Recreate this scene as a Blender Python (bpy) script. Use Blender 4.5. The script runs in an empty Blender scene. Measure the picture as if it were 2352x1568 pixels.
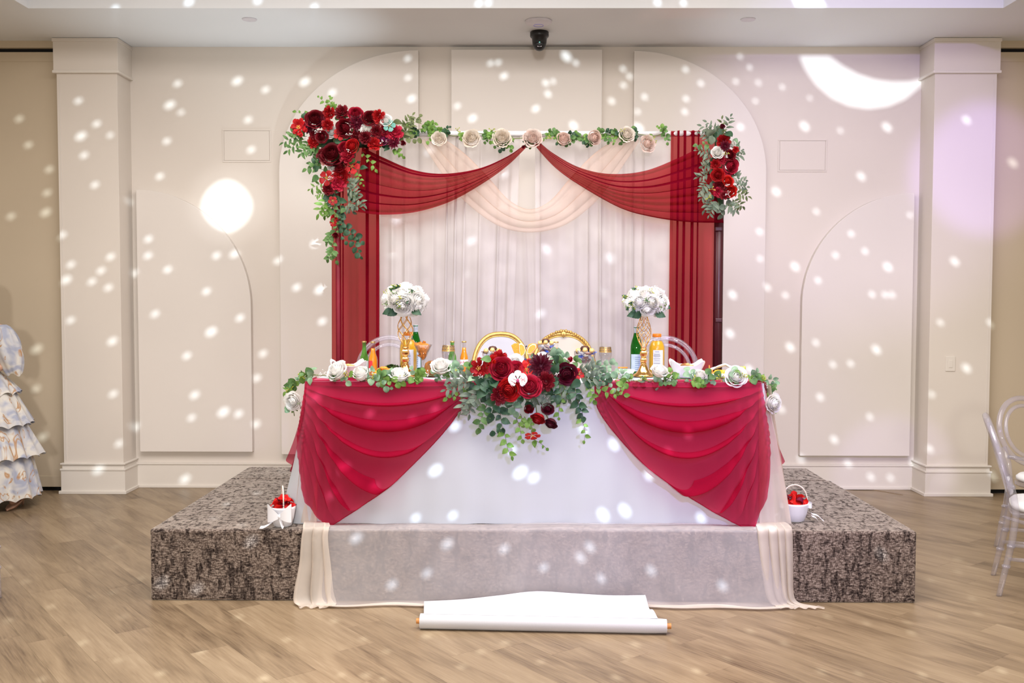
import bpy, math, random
from mathutils import Vector, Matrix
from mathutils.geometry import delaunay_2d_cdt

PI = math.pi
S = bpy.context.scene
COL = S.collection
RND = random.Random(11)

# ------------------------------------------------------------------ camera
CAM_H, CAM_PITCH, CAM_YAW, CAM_ROLL, FPX = 1.5987, .0462, -.0066, .0016, 2286.67
_r = Vector((math.cos(CAM_YAW), -math.sin(CAM_YAW), 0))
_f0 = Vector((math.sin(CAM_YAW), math.cos(CAM_YAW), 0))
_z = Vector((0, 0, 1))
_f = _f0*math.cos(CAM_PITCH) - _z*math.sin(CAM_PITCH)
_u = _f0*math.sin(CAM_PITCH) + _z*math.cos(CAM_PITCH)
C_R = _r*math.cos(CAM_ROLL) + _u*math.sin(CAM_ROLL)
C_U = _u*math.cos(CAM_ROLL) - _r*math.sin(CAM_ROLL)
C_F = _f
C_O = Vector((0, 0, CAM_H))
cam_data = bpy.data.cameras.new('camera')
cam_data.lens = 35.0
cam_data.sensor_width = 36.0
cam_data.clip_start = .05
cam = bpy.data.objects.new('camera', cam_data)
COL.objects.link(cam)
cam.matrix_world = Matrix(((C_R.x, C_U.x, -C_F.x, 0), (C_R.y, C_U.y, -C_F.y, 0), (C_R.z, C_U.z, -C_F.z, CAM_H), (0, 0, 0, 1)))
S.camera = cam

# ------------------------------------------------------------------ world, lights, exposure
w = bpy.data.worlds.new('room_ambient')
S.world = w
w.use_nodes = True
bg = w.node_tree.nodes['Background']
bg.inputs[0].default_value = (1.0, .88, .73, 1)
bg.inputs[1].default_value = .64

def aim(o, target):
    o.rotation_euler = (Vector(target) - o.location).to_track_quat('-Z', 'Y').to_euler()

def area_light(name, loc, target, sx, sy, watts, col):
    d = bpy.data.lights.new(name, 'AREA')
    d.shape = 'RECTANGLE'; d.size = sx; d.size_y = sy
    d.energy = watts; d.color = col
    o = bpy.data.objects.new(name, d); COL.objects.link(o)
    o.location = loc; aim(o, target)
    return o

def spot_light(name, loc, target, size_deg, blend, watts, col, radius=.05):
    d = bpy.data.lights.new(name, 'SPOT')
    d.energy = watts; d.color = col; d.spot_size = math.radians(size_deg); d.spot_blend = blend
    d.shadow_soft_size = radius
    o = bpy.data.objects.new(name, d); COL.objects.link(o)
    o.location = loc; aim(o, target)
    return o

area_light('tray_ceiling_light', (0.0, 4.2, 4.0), (0.0, 4.201, 0.0), 5.6, 2.6, 370, (1.0, .96, .95))
hk = spot_light('added_key_spot', (0.1, -6.0, 2.7), (0.1, 8.2, .75), 36, 1.0, 2000, (1.0, .975, .97), .45)  # added key light, cone shaped so the wall dims towards its top
hk.scale = (1.45, 1.0, 1.0)
spot_light('violet_wash', (1.7, 0.4, 3.3), (0.8, 6.0, .95), 40, 1.0, 610, (.44, .36, 1.0), .1)
spot_light('violet_wall_wash', (2.2, 1.0, 3.95), (2.75, 8.2, 2.75), 26, .7, 480, (.45, .36, 1.0), .06)
spot_light('violet_column_wash', (2.6, 1.0, 3.2), (3.7, 8.0, 2.6), 10, .6, 900, (.42, .30, 1.0), .04)
spot_light('violet_lower_wash', (2.6, 1.0, 3.2), (3.05, 8.1, .15), 8, .6, 380, (.46, .38, 1.0), .04)
spot_light('red_ceiling_wash', (1.0, 6.2, 1.5), (1.3, 7.5, 3.62), 26, .6, 14, (1.0, .30, .22), .03)
spot_light('added_soffit_uplight', (-1.0, 7.35, .5), (-2.1, 7.45, 3.62), 46, 1.0, 170, (.80, .92, 1.0), .04)  # added lamp hidden behind the drapes, cools and brightens the soffit
spot_light('added_soffit_uplight', (1.15, 7.35, .5), (2.2, 7.45, 3.62), 40, 1.0, 90, (.86, .92, 1.0), .04)  # second added lamp, weaker, for the soffit on the right
spot_light('peach_uplight', (-0.62, 7.25, .42), (-0.7, 6.9, 1.0), 100, 1.0, 9, (1.0, .42, .25), .05)
spot_light('daylight_patch_spot', (-1.2, 1.2, 3.9), (-.95, 3.95, 0), 14, .6, 260, (.86, .92, 1.0), .05)  # added spot, stands in for a daylight reflection on the floor
spot_light('white_halo', (-0.6, -.4, 3.4), (-2.38, 8.2, 2.35), 5.2, 1.0, 620, (.90, .95, 1.0), .02)

S.view_settings.view_transform = 'Standard'
S.view_settings.look = 'None'
S.view_settings.exposure = -0.07
S.view_settings.gamma = 1.0
S.view_settings.use_curve_mapping = False
S.cycles.transparent_max_bounces = 16
S.cycles.max_bounces = 5
S.cycles.diffuse_bounces = 2
S.cycles.glossy_bounces = 3
S.cycles.caustics_reflective = False
S.cycles.caustics_refractive = False

# ------------------------------------------------------------------ geometry of the photograph: a pixel and a known plane give a point
def ray(px, py):
    return (C_F + C_R*((px-1176)/FPX) - C_U*((py-784)/FPX))
def PY(px, py, y):
    r = ray(px, py); return C_O + r*(y/r.y)
def PZ(px, py, z):
    r = ray(px, py); return C_O + r*((z-CAM_H)/r.z)
def to_px(p):
    d = Vector(p) - C_O
    k = d.dot(C_F)
    return 1176 + FPX*d.dot(C_R)/k, 784 - FPX*d.dot(C_U)/k

# ------------------------------------------------------------------ mesh building
def smoothstep(a, b, x):
    t = min(1, max(0, (x-a)/(b-a))); return t*t*(3-2*t)

class MB:
    def __init__(s):
        s.v = []; s.f = []
    def add(s, vs, fs):
        k = len(s.v); s.v += [tuple(v) for v in vs]; s.f += [tuple(i+k for i in f) for f in fs]
        return s
    def box(s, c, d, rot=None):
        vs = []
        for i in (-1, 1):
            for j in (-1, 1):
                for k in (-1, 1):
                    p = Vector((i*d[0]/2, j*d[1]/2, k*d[2]/2))
                    if rot is not None: p = rot @ p
                    vs.append(p + Vector(c))
        return s.add(vs, [(0,1,3,2),(4,6,7,5),(0,4,5,1),(2,3,7,6),(0,2,6,4),(1,5,7,3)])
    def box2(s, a, b):
        return s.box([(a[i]+b[i])/2 for i in range(3)], [abs(b[i]-a[i]) for i in range(3)])
    def tube(s, pts, r, seg=8, caps=True, closed=False):
        pts = [Vector(p) for p in pts]; n = len(pts)
        rr = r if isinstance(r, (list, tuple)) else [r]*n
        k = len(s.v); prev = None; up = None
        for i, p in enumerate(pts):
            a = pts[(i-1) % n] if (closed or i > 0) else p
            b = pts[(i+1) % n] if (closed or i < n-1) else p
            t = (b-a)
            t = t.normalized() if t.length > 1e-9 else Vector((0,0,1))
            if up is None:
                up = t.orthogonal().normalized()
            else:
                up = (up - t*up.dot(t))
                up = up.normalized() if up.length > 1e-6 else t.orthogonal().normalized()
            w_ = t.cross(up)
            for j in range(seg):
                an = 2*PI*j/seg
                s.v.append(tuple(p + (up*math.cos(an) + w_*math.sin(an))*rr[i]))
        for i in range(n if closed else n-1):
            i2 = (i+1) % n
            for j in range(seg):
                j2 = (j+1) % seg
                s.f.append((k+i*seg+j, k+i*seg+j2, k+i2*seg+j2, k+i2*seg+j))
        if caps and not closed:
            s.f.append(tuple(k+j for j in range(seg))[::-1])
            s.f.append(tuple(k+(n-1)*seg+j for j in range(seg)))
        return s
    def lathe(s, prof, seg=24, c=(0,0,0), fn=None, close=True):
        k = len(s.v); n = len(prof)
        for i, (r, z) in enumerate(prof):
            for j in range(seg):
                a = 2*PI*j/seg
                q = r*(fn(a, i/(n-1)) if fn else 1)
                s.v.append((c[0]+q*math.cos(a), c[1]+q*math.sin(a), c[2]+z))
        for i in range(n-1):
            for j in range(seg):
                j2 = (j+1) % seg
                s.f.append((k+i*seg+j, k+i*seg+j2, k+(i+1)*seg+j2, k+(i+1)*seg+j))
        if close:
            if prof[0][0] > 1e-6: s.f.append(tuple(k+j for j in range(seg))[::-1])
            if prof[-1][0] > 1e-6: s.f.append(tuple(k+(n-1)*seg+j for j in range(seg)))
        return s
    def grid(s, fn, nu, nv):
        k = len(s.v)
        for j in range(nv+1):
            for i in range(nu+1):
                s.v.append(tuple(fn(i/nu, j/nv)))
        for j in range(nv):
            for i in range(nu):
                a = k+j*(nu+1)+i
                s.f.append((a, a+1, a+nu+2, a+nu+1))
        return s
    def sphere(s, c, r, seg=12, rings=8):
        if not isinstance(r, (list, tuple)): r = (r, r, r)
        k = len(s.v)
        s.v.append((c[0], c[1], c[2]-r[2]))
        for i in range(1, rings):
            t = PI*i/rings
            for j in range(seg):
                a = 2*PI*j/seg
                s.v.append((c[0]+r[0]*math.sin(t)*math.cos(a), c[1]+r[1]*math.sin(t)*math.sin(a), c[2]-r[2]*math.cos(t)))
        s.v.append((c[0], c[1], c[2]+r[2]))
        top = len(s.v)-1
        for j in range(seg):
            j2 = (j+1) % seg
            s.f.append((k, k+1+j2, k+1+j))
            for i in range(rings-2):
                s.f.append((k+1+i*seg+j, k+1+i*seg+j2, k+1+(i+1)*seg+j2, k+1+(i+1)*seg+j))
            s.f.append((k+1+(rings-2)*seg+j, k+1+(rings-2)*seg+j2, top))
        return s
    def prism(s, outline, y0, y1):
        """outline: list of (x,z), extruded along y"""
        n = len(outline); k = len(s.v)
        for y in (y0, y1):
            for (x, z) in outline: s.v.append((x, y, z))
        s.f.append(tuple(k+i for i in range(n)))
        s.f.append(tuple(k+n+i for i in range(n))[::-1])
        for i in range(n):
            j = (i+1) % n
            s.f.append((k+j, k+i, k+n+i, k+n+j))
        return s
    def mesh(s, name, smooth=True, ang=None):
        me = bpy.data.meshes.new(name)
        me.from_pydata(s.v, [], s.f)
        me.update()
        if smooth:
            me.polygons.foreach_set('use_smooth', [True]*len(me.polygons))
            if ang: me.set_sharp_from_angle(angle=math.radians(ang))
        return me
    def build(s, name, mat, parent=None, smooth=True, ang=None, bevel=0, loc=None):
        me = s.mesh(name, smooth, ang)
        o = place_mesh(name, me, mat, parent)
        if loc is not None: o.location = loc
        if bevel:
            m = o.modifiers.new('bevel', 'BEVEL'); m.width = bevel; m.segments = 2; m.limit_method = 'ANGLE'
        return o

def place_mesh(name, me, mat=None, parent=None):
    o = bpy.data.objects.new(name, me); COL.objects.link(o)
    if mat is not None and not me.materials: me.materials.append(mat)
    if parent is not None: o.parent = parent
    return o

def tag(o, label=None, cat=None, group=None, kind=None):
    if label: o['label'] = label
    if cat: o['category'] = cat
    if group: o['group'] = group
    if kind: o['kind'] = kind
    return o

def thing(name, label, cat, loc=(0,0,0), rotz=0, group=None):
    o = bpy.data.objects.new(name, None); COL.objects.link(o)
    o.empty_display_size = .05
    o.location = loc; o.rotation_euler = (0, 0, rotz)
    return tag(o, label, cat, group)

def struct(o, label=None):
    o['kind'] = 'structure'
    if label: o['label'] = label
    return o

def copy_tree(o, parent=None):
    c = o.copy(); COL.objects.link(c); c.parent = parent
    for ch in list(o.children): copy_tree(ch, c)
    return c

# ------------------------------------------------------------------ materials
def srgb(r, g, b):
    f = lambda c: ((c/255)/12.92) if c/255 <= .04045 else (((c/255)+.055)/1.055)**2.4
    return (f(r), f(g), f(b), 1)
def new_mat(name):
    m = bpy.data.materials.new(name); m.use_nodes = True
    nt = m.node_tree
    return m, nt, nt.nodes['Principled BSDF'], nt.nodes['Material Output']
def N(nt, t, **kw):
    n = nt.nodes.new(t)
    for k, v in kw.items(): setattr(n, k, v)
    return n
def noise_node(nt, scale, detail=3, vec=None, rough=.5):
    n = N(nt, 'ShaderNodeTexNoise'); n.inputs['Scale'].default_value = scale; n.inputs['Detail'].default_value = detail
    n.inputs['Roughness'].default_value = rough
    if vec is not None: nt.links.new(vec, n.inputs['Vector'])
    return n
def ramp(nt, fac, stops):
    r = N(nt, 'ShaderNodeValToRGB')
    el = r.color_ramp.elements
    while len(el) < len(stops): el.new(.5)
    for e, (p, c) in zip(el, stops): e.position = p; e.color = c
    nt.links.new(fac, r.inputs[0])
    return r
def coords(nt, kind='Object', scale=None, rot=None):
    tc = N(nt, 'ShaderNodeTexCoord')
    out = tc.outputs[kind]
    if scale or rot:
        mp = N(nt, 'ShaderNodeMapping')
        if scale: mp.inputs['Scale'].default_value = scale
        if rot: mp.inputs['Rotation'].default_value = rot
        nt.links.new(out, mp.inputs['Vector']); out = mp.outputs[0]
    return out
def bump(nt, bsdf, h, strength=.2, dist=.01):
    b = N(nt, 'ShaderNodeBump'); b.inputs['Strength'].default_value = strength; b.inputs['Distance'].default_value = dist
    nt.links.new(h, b.inputs['Height']); nt.links.new(b.outputs[0], bsdf.inputs['Normal'])
def shade(c, k): return (min(1, c[0]*k), min(1, c[1]*k), min(1, c[2]*k), 1)

def plain(name, c, rough=.5, metal=0, var=.06, scale=30, bmp=0, spec=.5, coat=0, sheen=0, sss=0, trans=0, emit=None):
    """a principled material whose colour wanders a little with a noise texture"""
    m, nt, b, o = new_mat(name)
    n = noise_node(nt, scale, 0, coords(nt))
    r = ramp(nt, n.outputs['Fac'], [(.3, shade(c, 1-var)), (.7, shade(c, 1+var))])
    nt.links.new(r.outputs[0], b.inputs['Base Color'])
    b.inputs['Roughness'].default_value = rough
    b.inputs['Metallic'].default_value = metal
    b.inputs['Specular IOR Level'].default_value = spec
    if coat: b.inputs['Coat Weight'].default_value = coat
    if sheen: b.inputs['Sheen Weight'].default_value = sheen
    if bmp: bump(nt, b, n.outputs['Fac'], bmp, .005)
    if emit:
        b.inputs['Emission Color'].default_value = emit[0]; b.inputs['Emission Strength'].default_value = emit[1]
    return m

def leafy(name, c, c2, rough=.5, transl=.25):
    """petals and leaves: two tones and some light through"""
    m, nt, b, o = new_mat(name)
    n = noise_node(nt, 2.2, 0, coords(nt))
    oi = N(nt, 'ShaderNodeObjectInfo')
    ad = N(nt, 'ShaderNodeMath', operation='ADD'); nt.links.new(n.outputs['Fac'], ad.inputs[0])
    sc = N(nt, 'ShaderNodeMath', operation='MULTIPLY_ADD'); nt.links.new(oi.outputs['Random'], sc.inputs[0]); sc.inputs[1].default_value = .6; sc.inputs[2].default_value = -.3
    nt.links.new(sc.outputs[0], ad.inputs[1])
    r = ramp(nt, ad.outputs[0], [(.2, c), (.8, c2)])
    nt.links.new(r.outputs[0], b.inputs['Base Color'])
    b.inputs['Roughness'].default_value = rough; b.inputs['Specular IOR Level'].default_value = .3
    t = N(nt, 'ShaderNodeBsdfTranslucent'); nt.links.new(r.outputs[0], t.inputs[0])
    mx = N(nt, 'ShaderNodeMixShader'); mx.inputs[0].default_value = transl
    nt.links.new(b.outputs[0], mx.inputs[1]); nt.links.new(t.outputs[0], mx.inputs[2]); nt.links.new(mx.outputs[0], o.inputs[0])
    return m

def sheer(name, c, opacity, tint, transl=.35, weave=260, wv=.12):
    """thin woven cloth: part of the light goes between the threads (tinted), the rest scatters on them"""
    m, nt, b, o = new_mat(name)
    nt.nodes.remove(b)
    co = coords(nt)
    n2 = noise_node(nt, 9, 0, co)
    di = N(nt, 'ShaderNodeBsdfDiffuse'); tr = N(nt, 'ShaderNodeBsdfTranslucent'); tp = N(nt, 'ShaderNodeBsdfTransparent')
    r = ramp(nt, n2.outputs['Fac'], [(.3, shade(c, .94)), (.7, shade(c, 1.05))])
    nt.links.new(r.outputs[0], di.inputs[0]); nt.links.new(r.outputs[0], tr.inputs[0])
    tp.inputs[0].default_value = tint
    m1 = N(nt, 'ShaderNodeMixShader'); m1.inputs[0].default_value = transl
    nt.links.new(di.outputs[0], m1.inputs[1]); nt.links.new(tr.outputs[0], m1.inputs[2])
    m2 = N(nt, 'ShaderNodeMixShader'); m2.inputs[0].default_value = opacity
    nt.links.new(tp.outputs[0], m2.inputs[1]); nt.links.new(m1.outputs[0], m2.inputs[2]); nt.links.new(m2.outputs[0], o.inputs[0])
    return m

def clear(name, tint=(.95, .95, .96, 1), ior=1.45, body=0.0, bodycol=(1,1,1,1), rough=.03):
    """clear glass or acrylic: passes light straight on, mirrors at its surface"""
    m, nt, b, o = new_mat(name)
    nt.nodes.remove(b)
    lw = N(nt, 'ShaderNodeLayerWeight'); lw.inputs[0].default_value = .5
    pw = N(nt, 'ShaderNodeMath', operation='POWER'); nt.links.new(lw.outputs['Facing'], pw.inputs[0]); pw.inputs[1].default_value = 3.0
    fr = N(nt, 'ShaderNodeMath', operation='MULTIPLY_ADD'); nt.links.new(pw.outputs[0], fr.inputs[0]); fr.inputs[1].default_value = .75; fr.inputs[2].default_value = ((ior-1)/(ior+1))**2
    n = noise_node(nt, 14, 0, coords(nt))
    rr = ramp(nt, n.outputs['Fac'], [(.3, shade(tint, .97)), (.7, tint)])
    tp = N(nt, 'ShaderNodeBsdfTransparent'); nt.links.new(rr.outputs[0], tp.inputs[0])
    gl = N(nt, 'ShaderNodeBsdfGlossy'); gl.inputs['Roughness'].default_value = rough
    m1 = N(nt, 'ShaderNodeMixShader'); nt.links.new(fr.outputs[0], m1.inputs[0])
    nt.links.new(tp.outputs[0], m1.inputs[1]); nt.links.new(gl.outputs[0], m1.inputs[2])
    last = m1
    if body:
        df = N(nt, 'ShaderNodeBsdfDiffuse'); df.inputs[0].default_value = bodycol
        m2 = N(nt, 'ShaderNodeMixShader'); m2.inputs[0].default_value = body
        nt.links.new(m1.outputs[0], m2.inputs[1]); nt.links.new(df.outputs[0], m2.inputs[2]); last = m2
    nt.links.new(last.outputs[0], o.inputs[0])
    return m

M = {}
# ------------------------------------------------------------------ the room
XL, XR, YW, YC, HC = -3.174, 3.266, 8.21, 7.933, 3.62
YS0, YS1, ZS, XS0, XS1 = 5.1385, 7.0446, .3755, -1.926, 2.074     # stage
def paint(name, c, scale=220, var=.025, rough=.75, bmp=.08):
    m, nt, b, o = new_mat(name)
    co = coords(nt)
    n = noise_node(nt, 1.3, 1, co)
    r = ramp(nt, n.outputs['Fac'], [(.3, shade(c, 1-var)), (.7, shade(c, 1+var))])
    nt.links.new(r.outputs[0], b.inputs['Base Color']); b.inputs['Roughness'].default_value = rough
    b.inputs['Specular IOR Level'].default_value = .25
    return m
M['wall'] = paint('cream_wall_paint', (.79, .715, .635, 1))
M['panel'] = paint('cream_panel_fabric', (.82, .755, .69, 1), 400)
M['trimp'] = paint('cream_trim_gloss', (.82, .755, .675, 1), 100, .015, .4, .02)
M['doorp'] = paint('tan_partition_paint', (.60, .495, .36, 1))
M['ceil'] = paint('white_ceiling_paint', (.86, .87, .88, 1))
M['dark'] = plain('dark_gap', (.012, .011, .011, 1), .9)
M['seam'] = plain('seam_shadow_brown', (.16, .10, .06, 1), .9)

def wood_mat():
    m, nt, b, o = new_mat('oak_plank')
    tc = N(nt, 'ShaderNodeTexCoord'); oi = N(nt, 'ShaderNodeObjectInfo')
    off = N(nt, 'ShaderNodeVectorMath', operation='SCALE'); off.inputs[3].default_value = 37.0
    cmb = N(nt, 'ShaderNodeCombineXYZ'); nt.links.new(oi.outputs['Random'], cmb.inputs[0]); nt.links.new(oi.outputs['Random'], cmb.inputs[1])
    nt.links.new(cmb.outputs[0], off.inputs[0])
    ad = N(nt, 'ShaderNodeVectorMath', operation='ADD'); nt.links.new(tc.outputs['Object'], ad.inputs[0]); nt.links.new(off.outputs[0], ad.inputs[1])
    def mapped(sx, sy):
        mp = N(nt, 'ShaderNodeMapping'); mp.inputs['Scale'].default_value = (sx, sy, 1); nt.links.new(ad.outputs[0], mp.inputs['Vector']); return mp.outputs[0]
    broad = noise_node(nt, 1, 2, mapped(1.6, 9), .6); broad.inputs['Distortion'].default_value = .8
    fine = noise_node(nt, 1, 3, mapped(5, 95), .65); fine.inputs['Distortion'].default_value = .4
    mixv = N(nt, 'ShaderNodeMix'); mixv.inputs[0].default_value = .42
    nt.links.new(broad.outputs['Fac'], mixv.inputs[2]); nt.links.new(fine.outputs['Fac'], mixv.inputs[3])
    tone = N(nt, 'ShaderNodeMath', operation='MULTIPLY_ADD'); nt.links.new(oi.outputs['Random'], tone.inputs[0]); tone.inputs[1].default_value = .16; tone.inputs[2].default_value = -.08
    ad2 = N(nt, 'ShaderNodeMath', operation='ADD'); nt.links.new(mixv.outputs[0], ad2.inputs[0]); nt.links.new(tone.outputs[0], ad2.inputs[1])
    r = ramp(nt, ad2.outputs[0], [(.25, (.105, .067, .037, 1)), (.40, (.215, .149, .087, 1)), (.55, (.298, .212, .127, 1)), (.74, (.38, .283, .178, 1))])
    nt.links.new(r.outputs[0], b.inputs['Base Color'])
    b.inputs['Roughness'].default_value = .36; b.inputs['Specular IOR Level'].default_value = .42
    return m
M['wood'] = wood_mat()

# floor: a sub-floor with single planks laid on it
fl = MB().box2((-7, -4, -.06), (7, 9.0, -.004)).build('floor', M['wood'], smooth=False)
struct(fl, 'light oak plank floor laid on the diagonal')
PW, PL, PANG = .182, 1.24, math.radians(-52)
ca, sa = math.cos(PANG), math.sin(PANG)
pl_me = None
prnd = random.Random(5)
for row in range(-45, 60):
    offs = prnd.random()*PL
    for k in range(-12, 12):
        lx, ly = k*PL+offs, row*PW
        wx, wy = lx*ca-ly*sa, lx*sa+ly*ca+5.0
        # planks on view in the photograph, plus a margin round them
        if not (3.2 < wy < 8.75): continue
        if abs(wx) > .56*wy + .55: continue
        if XS0+.75 < wx < XS1-.75 and YS0+.75 < wy < YS1-.6: continue
        if wy > 8.25 and abs(wx) < 3.0: continue
        if pl_me is None:
            mb = MB().box((0, 0, -.005), (PL-.0005, PW-.0005, .010))
            pl_me = mb.mesh('plank', False); pl_me.materials.append(M['wood'])
        o = place_mesh('plank', pl_me, None, fl)
        o.location = (wx, wy, -.0002*prnd.random()); o.rotation_euler = (0, 0, PANG + (PI if prnd.random() < .5 else 0))

# back wall with its mouldings
wb = MB().box2((XL-.3, YW, 0), (XR+.3, YW+.2, HC)).build('wall_back', M['wall'], smooth=False); struct(wb, 'cream back wall with raised half arch panels')
def arch_outline(x_tall, x_low, z0, ztop, rz, n=28):
    """half arch: straight tall side at x_tall, quarter ellipse falling to x_low, where it goes down straight"""
    pts = [(x_tall, z0), (x_tall, ztop)]
    for i in range(1, n+1):
        a = PI/2*i/n
        pts.append((x_tall+(x_low-x_tall)*math.sin(a), ztop-rz*(1-math.cos(a))))
    pts.append((x_low, z0))
    if x_low > x_tall: pts = pts[::-1]
    return pts
def arch_panel(xt, xl, z0, zt, rz, label):
    o = MB().prism(arch_outline(xt, xl, z0, zt, rz), YW-.06, YW+.001).build('wall_panel', M['panel'], wb, smooth=False, bevel=.004)
    o['label'] = label
    return o
arch_panel(-.815, -1.955, .285, 3.58, .98, 'tall half arch panel left of the centre panel')
arch_panel(.93, 2.01, .285, 3.575, .98, 'tall half arch panel right of the centre panel')
arch_panel(-3.125, -2.195, .305, 2.455, .95, 'low half arch panel in the left bay')
arch_panel(3.215, 2.315, .285, 2.435, .90, 'low half arch panel in the right bay')
cp = MB().box2((-.55, YW-.06, .285), (.672, YW+.001, 3.585)).build('wall_panel', M['panel'], wb, smooth=False, bevel=.004); cp['label'] = 'tall rectangular centre panel'
for (x0, x1, z0, z1, lb) in ((-2.43, -2.03, 2.685, 2.955, 'flush access hatch in the left bay'), (2.115, 2.515, 2.61, 2.875, 'flush access hatch in the right bay')):
    m = MB()
    t = .012
    m.box2((x0, YW-.006, z0), (x1, YW+.001, z0+t)); m.box2((x0, YW-.006, z1-t), (x1, YW+.001, z1)); m.box2((x0, YW-.006, z0+t), (x0+t, YW+.001, z1-t)); m.box2((x1-t, YW-.006, z0+t), (x1, YW+.001, z1-t))
    hf = m.build('hatch_frame', M['wall'], wb, smooth=False, bevel=.002); hf['label'] = lb
    MB().box2((x0+t+.004, YW-.005, z0+t+.004), (x1-t-.004, YW+.001, z1-t-.004)).build('hatch_door', M['wall'], hf, smooth=False, bevel=.001)

def baseboard(name, x0, x1, yface, ztop, ends=(0, 0), ret=None):
    m = MB()
    m.box2((x0, yface-.018, 0), (x1, yface+.002, ztop))
    m.box2((x0, yface-.026, ztop-.012), (x1, yface, ztop+.004))
    m.box2((x0, yface-.030, 0), (x1, yface, .022))
    return m
o = baseboard('bb', XL, XR, YW, .205).build('baseboard_back', M['trimp'], smooth=False, bevel=.003); struct(o, 'tall cream baseboard along the back wall')

# pillars left and right with capital and base
for nm, x0, x1, xi in (('left', -3.666, XL, 1), ('right', XR, 3.765, -1)):
    col = MB().box2((x0+.006, YC+.008, 0), (x1-.006, YW+.15, HC)).build('pillar_'+nm, M['wall'], smooth=False, bevel=.003)
    struct(col, 'square cream pillar at the %s end of the back wall' % nm)
    cap = MB().box2((x0-.01, YC-.012, HC-.255), (x1+.010, YW+.1, HC-.004)).build('capital', M['wall'], col, smooth=False, bevel=.003)
    MB().box2((x0-.018, YC-.02, HC-.275), (x1+.018, YW+.1, HC-.252)).build('capital_bead', M['trimp'], col, smooth=False, bevel=.006)
    MB().box2((x0-.016, YC-.018, HC-.03), (x1+.016, YW+.1, HC-.002)).build('capital_fillet', M['wall'], col, smooth=False, bevel=.003)
    b_ = MB(); b_.box2((x0-.012, YC-.012, 0), (x1+.012, YW+.1, .195))
    b_.box2((x0-.018, YC-.018, .188), (x1+.018, YW+.1, .202)); b_.box2((x0-.016, YC-.016, .235), (x1+.016, YW+.1, .247))
    b_.box2((x0-.026, YC-.028, 0), (x1+.026, YW+.1, .024))
    b_.build('pillar_base', M['trimp'], col, smooth=False, bevel=.003)
    b2 = MB().box2((x0-.004, YC-.002, .2), (x1+.004, YW+.1, .24)).build('pillar_base_band', M['trimp'], col, smooth=False)
    # long hinge seam on the outer side of the face
    xs = x0+.03 if nm == 'left' else x1-.03
    MB().box2((xs-.002, YC+.0045, .27), (xs+.002, YC+.012, 3.30)).build('seam', M['panel'], col, smooth=False)
sw = thing('light_switch', 'cream wall switch plate on the right pillar', 'switch', (3.44, YC+.008, 1.06))
MB().box((0, -.004, 0), (.075, .008, .118)).build('plate', M['trimp'], sw, smooth=False, bevel=.003)
MB().box((0, -.009, 0), (.03, .006, .06)).build('rocker', M['trimp'], sw, smooth=False, bevel=.002)

# partition doors outside the pillars
for n, x0, x1, nm in ((1, -6.4, -3.68, 'left'), (2, 3.78, 6.5, 'right')):
    yd = YC+.10
    d = MB().box2((x0, yd, .035), (x1, yd+.06, HC-.085)).build('door_%d' % n, M['doorp'], smooth=False, bevel=.003)
    struct(d, 'tan folding partition panel beyond the %s pillar' % nm)
    MB().box2((x0, yd-.006, .035), (x1, yd+.002, .125)).build('kick_rail', M['doorp'], d, smooth=False, bevel=.002)
    MB().box2((x0, yd-.004, HC-.16), (x1, yd+.002, HC-.085)).build('top_rail', M['doorp'], d, smooth=False, bevel=.002)
    k = MB().box2((x0, yd+.03, 0), (x1, yd+.055, HC)).build('shadow_gap', M['dark'], d, smooth=False)
    hd = MB().box2((x0, yd-.02, HC-.055), (x1, yd+.02, HC)).build('trim_%d' % n, M['doorp'], smooth=False); struct(hd, 'head rail above the %s partition' % nm)
    xe = x1 if n == 1 else x0
    sg = -1 if n == 1 else 1
    for (za, zb) in ((.42, 1.62), (1.75, 2.9), (3.05, 3.48)):
        MB().box2((xe, yd-.002, za), (xe-sg*.009, yd+.02, zb)).build('gap_strip', M['dark'], d, smooth=False)

# ceiling: a low soffit along the wall and the raised tray in front of it
cl = MB().box2((-7, 7.115, HC), (7, YW+.2, HC+.5))
cl.box2((-7, -4, HC), (-3.47, 7.115, HC+.5)); cl.box2((3.40, -4, HC), (7, 7.115, HC+.5))
cl.box2((-3.47, -4, HC+.42), (3.40, 7.115, HC+.5))
cl = cl.build('ceiling', M['ceil'], smooth=False); struct(cl, 'white ceiling with a dropped soffit along the back wall')

M['blackp'] = plain('black_plastic', (.006, .006, .007, 1), .35)
M['whitep'] = plain('white_plastic', (.72, .68, .72, 1), .4, var=.02)
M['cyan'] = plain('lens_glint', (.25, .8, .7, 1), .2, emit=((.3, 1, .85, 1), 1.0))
M['chrome'] = plain('brushed_metal', (.42, .38, .33, 1), .35, 1)
for px, lb in ((573, 'round recessed downlight left of the black security camera'), (1718, 'round recessed downlight right of the black security camera')):
    p = PZ(px, 44, HC)
    t = thing('downlight', lb, 'ceiling light', p)
    MB().lathe([(.045, -.004), (.052, -.006), (.055, 0)], 28).build('trim_ring', M['whitep'], t)
    MB().lathe([(0, -.002), (.044, -.003)], 28, close=False).build('lens', M['chrome'], t)
p = PZ(1237, 48, HC)
t = thing('smoke_detector', 'white shallow disc fixed to the soffit above the security camera', 'detector', p)
MB().lathe([(.100, 0), (.098, -.012), (.085, -.022), (.05, -.032), (0, -.036)], 36).build('body', M['whitep'], t)
MB().tube([(.036*math.cos(a), .036*math.sin(a), -.0345) for a in [2*PI*i/28 for i in range(28)]], .002, 6, closed=True).build('status_ring', plain('pale_violet_ring', (.42, .38, .85, 1), .4), t)
p = PZ(1239, 73, HC)
t = thing('security_camera', 'black turret security camera hanging from the soffit', 'camera', p)
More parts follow.
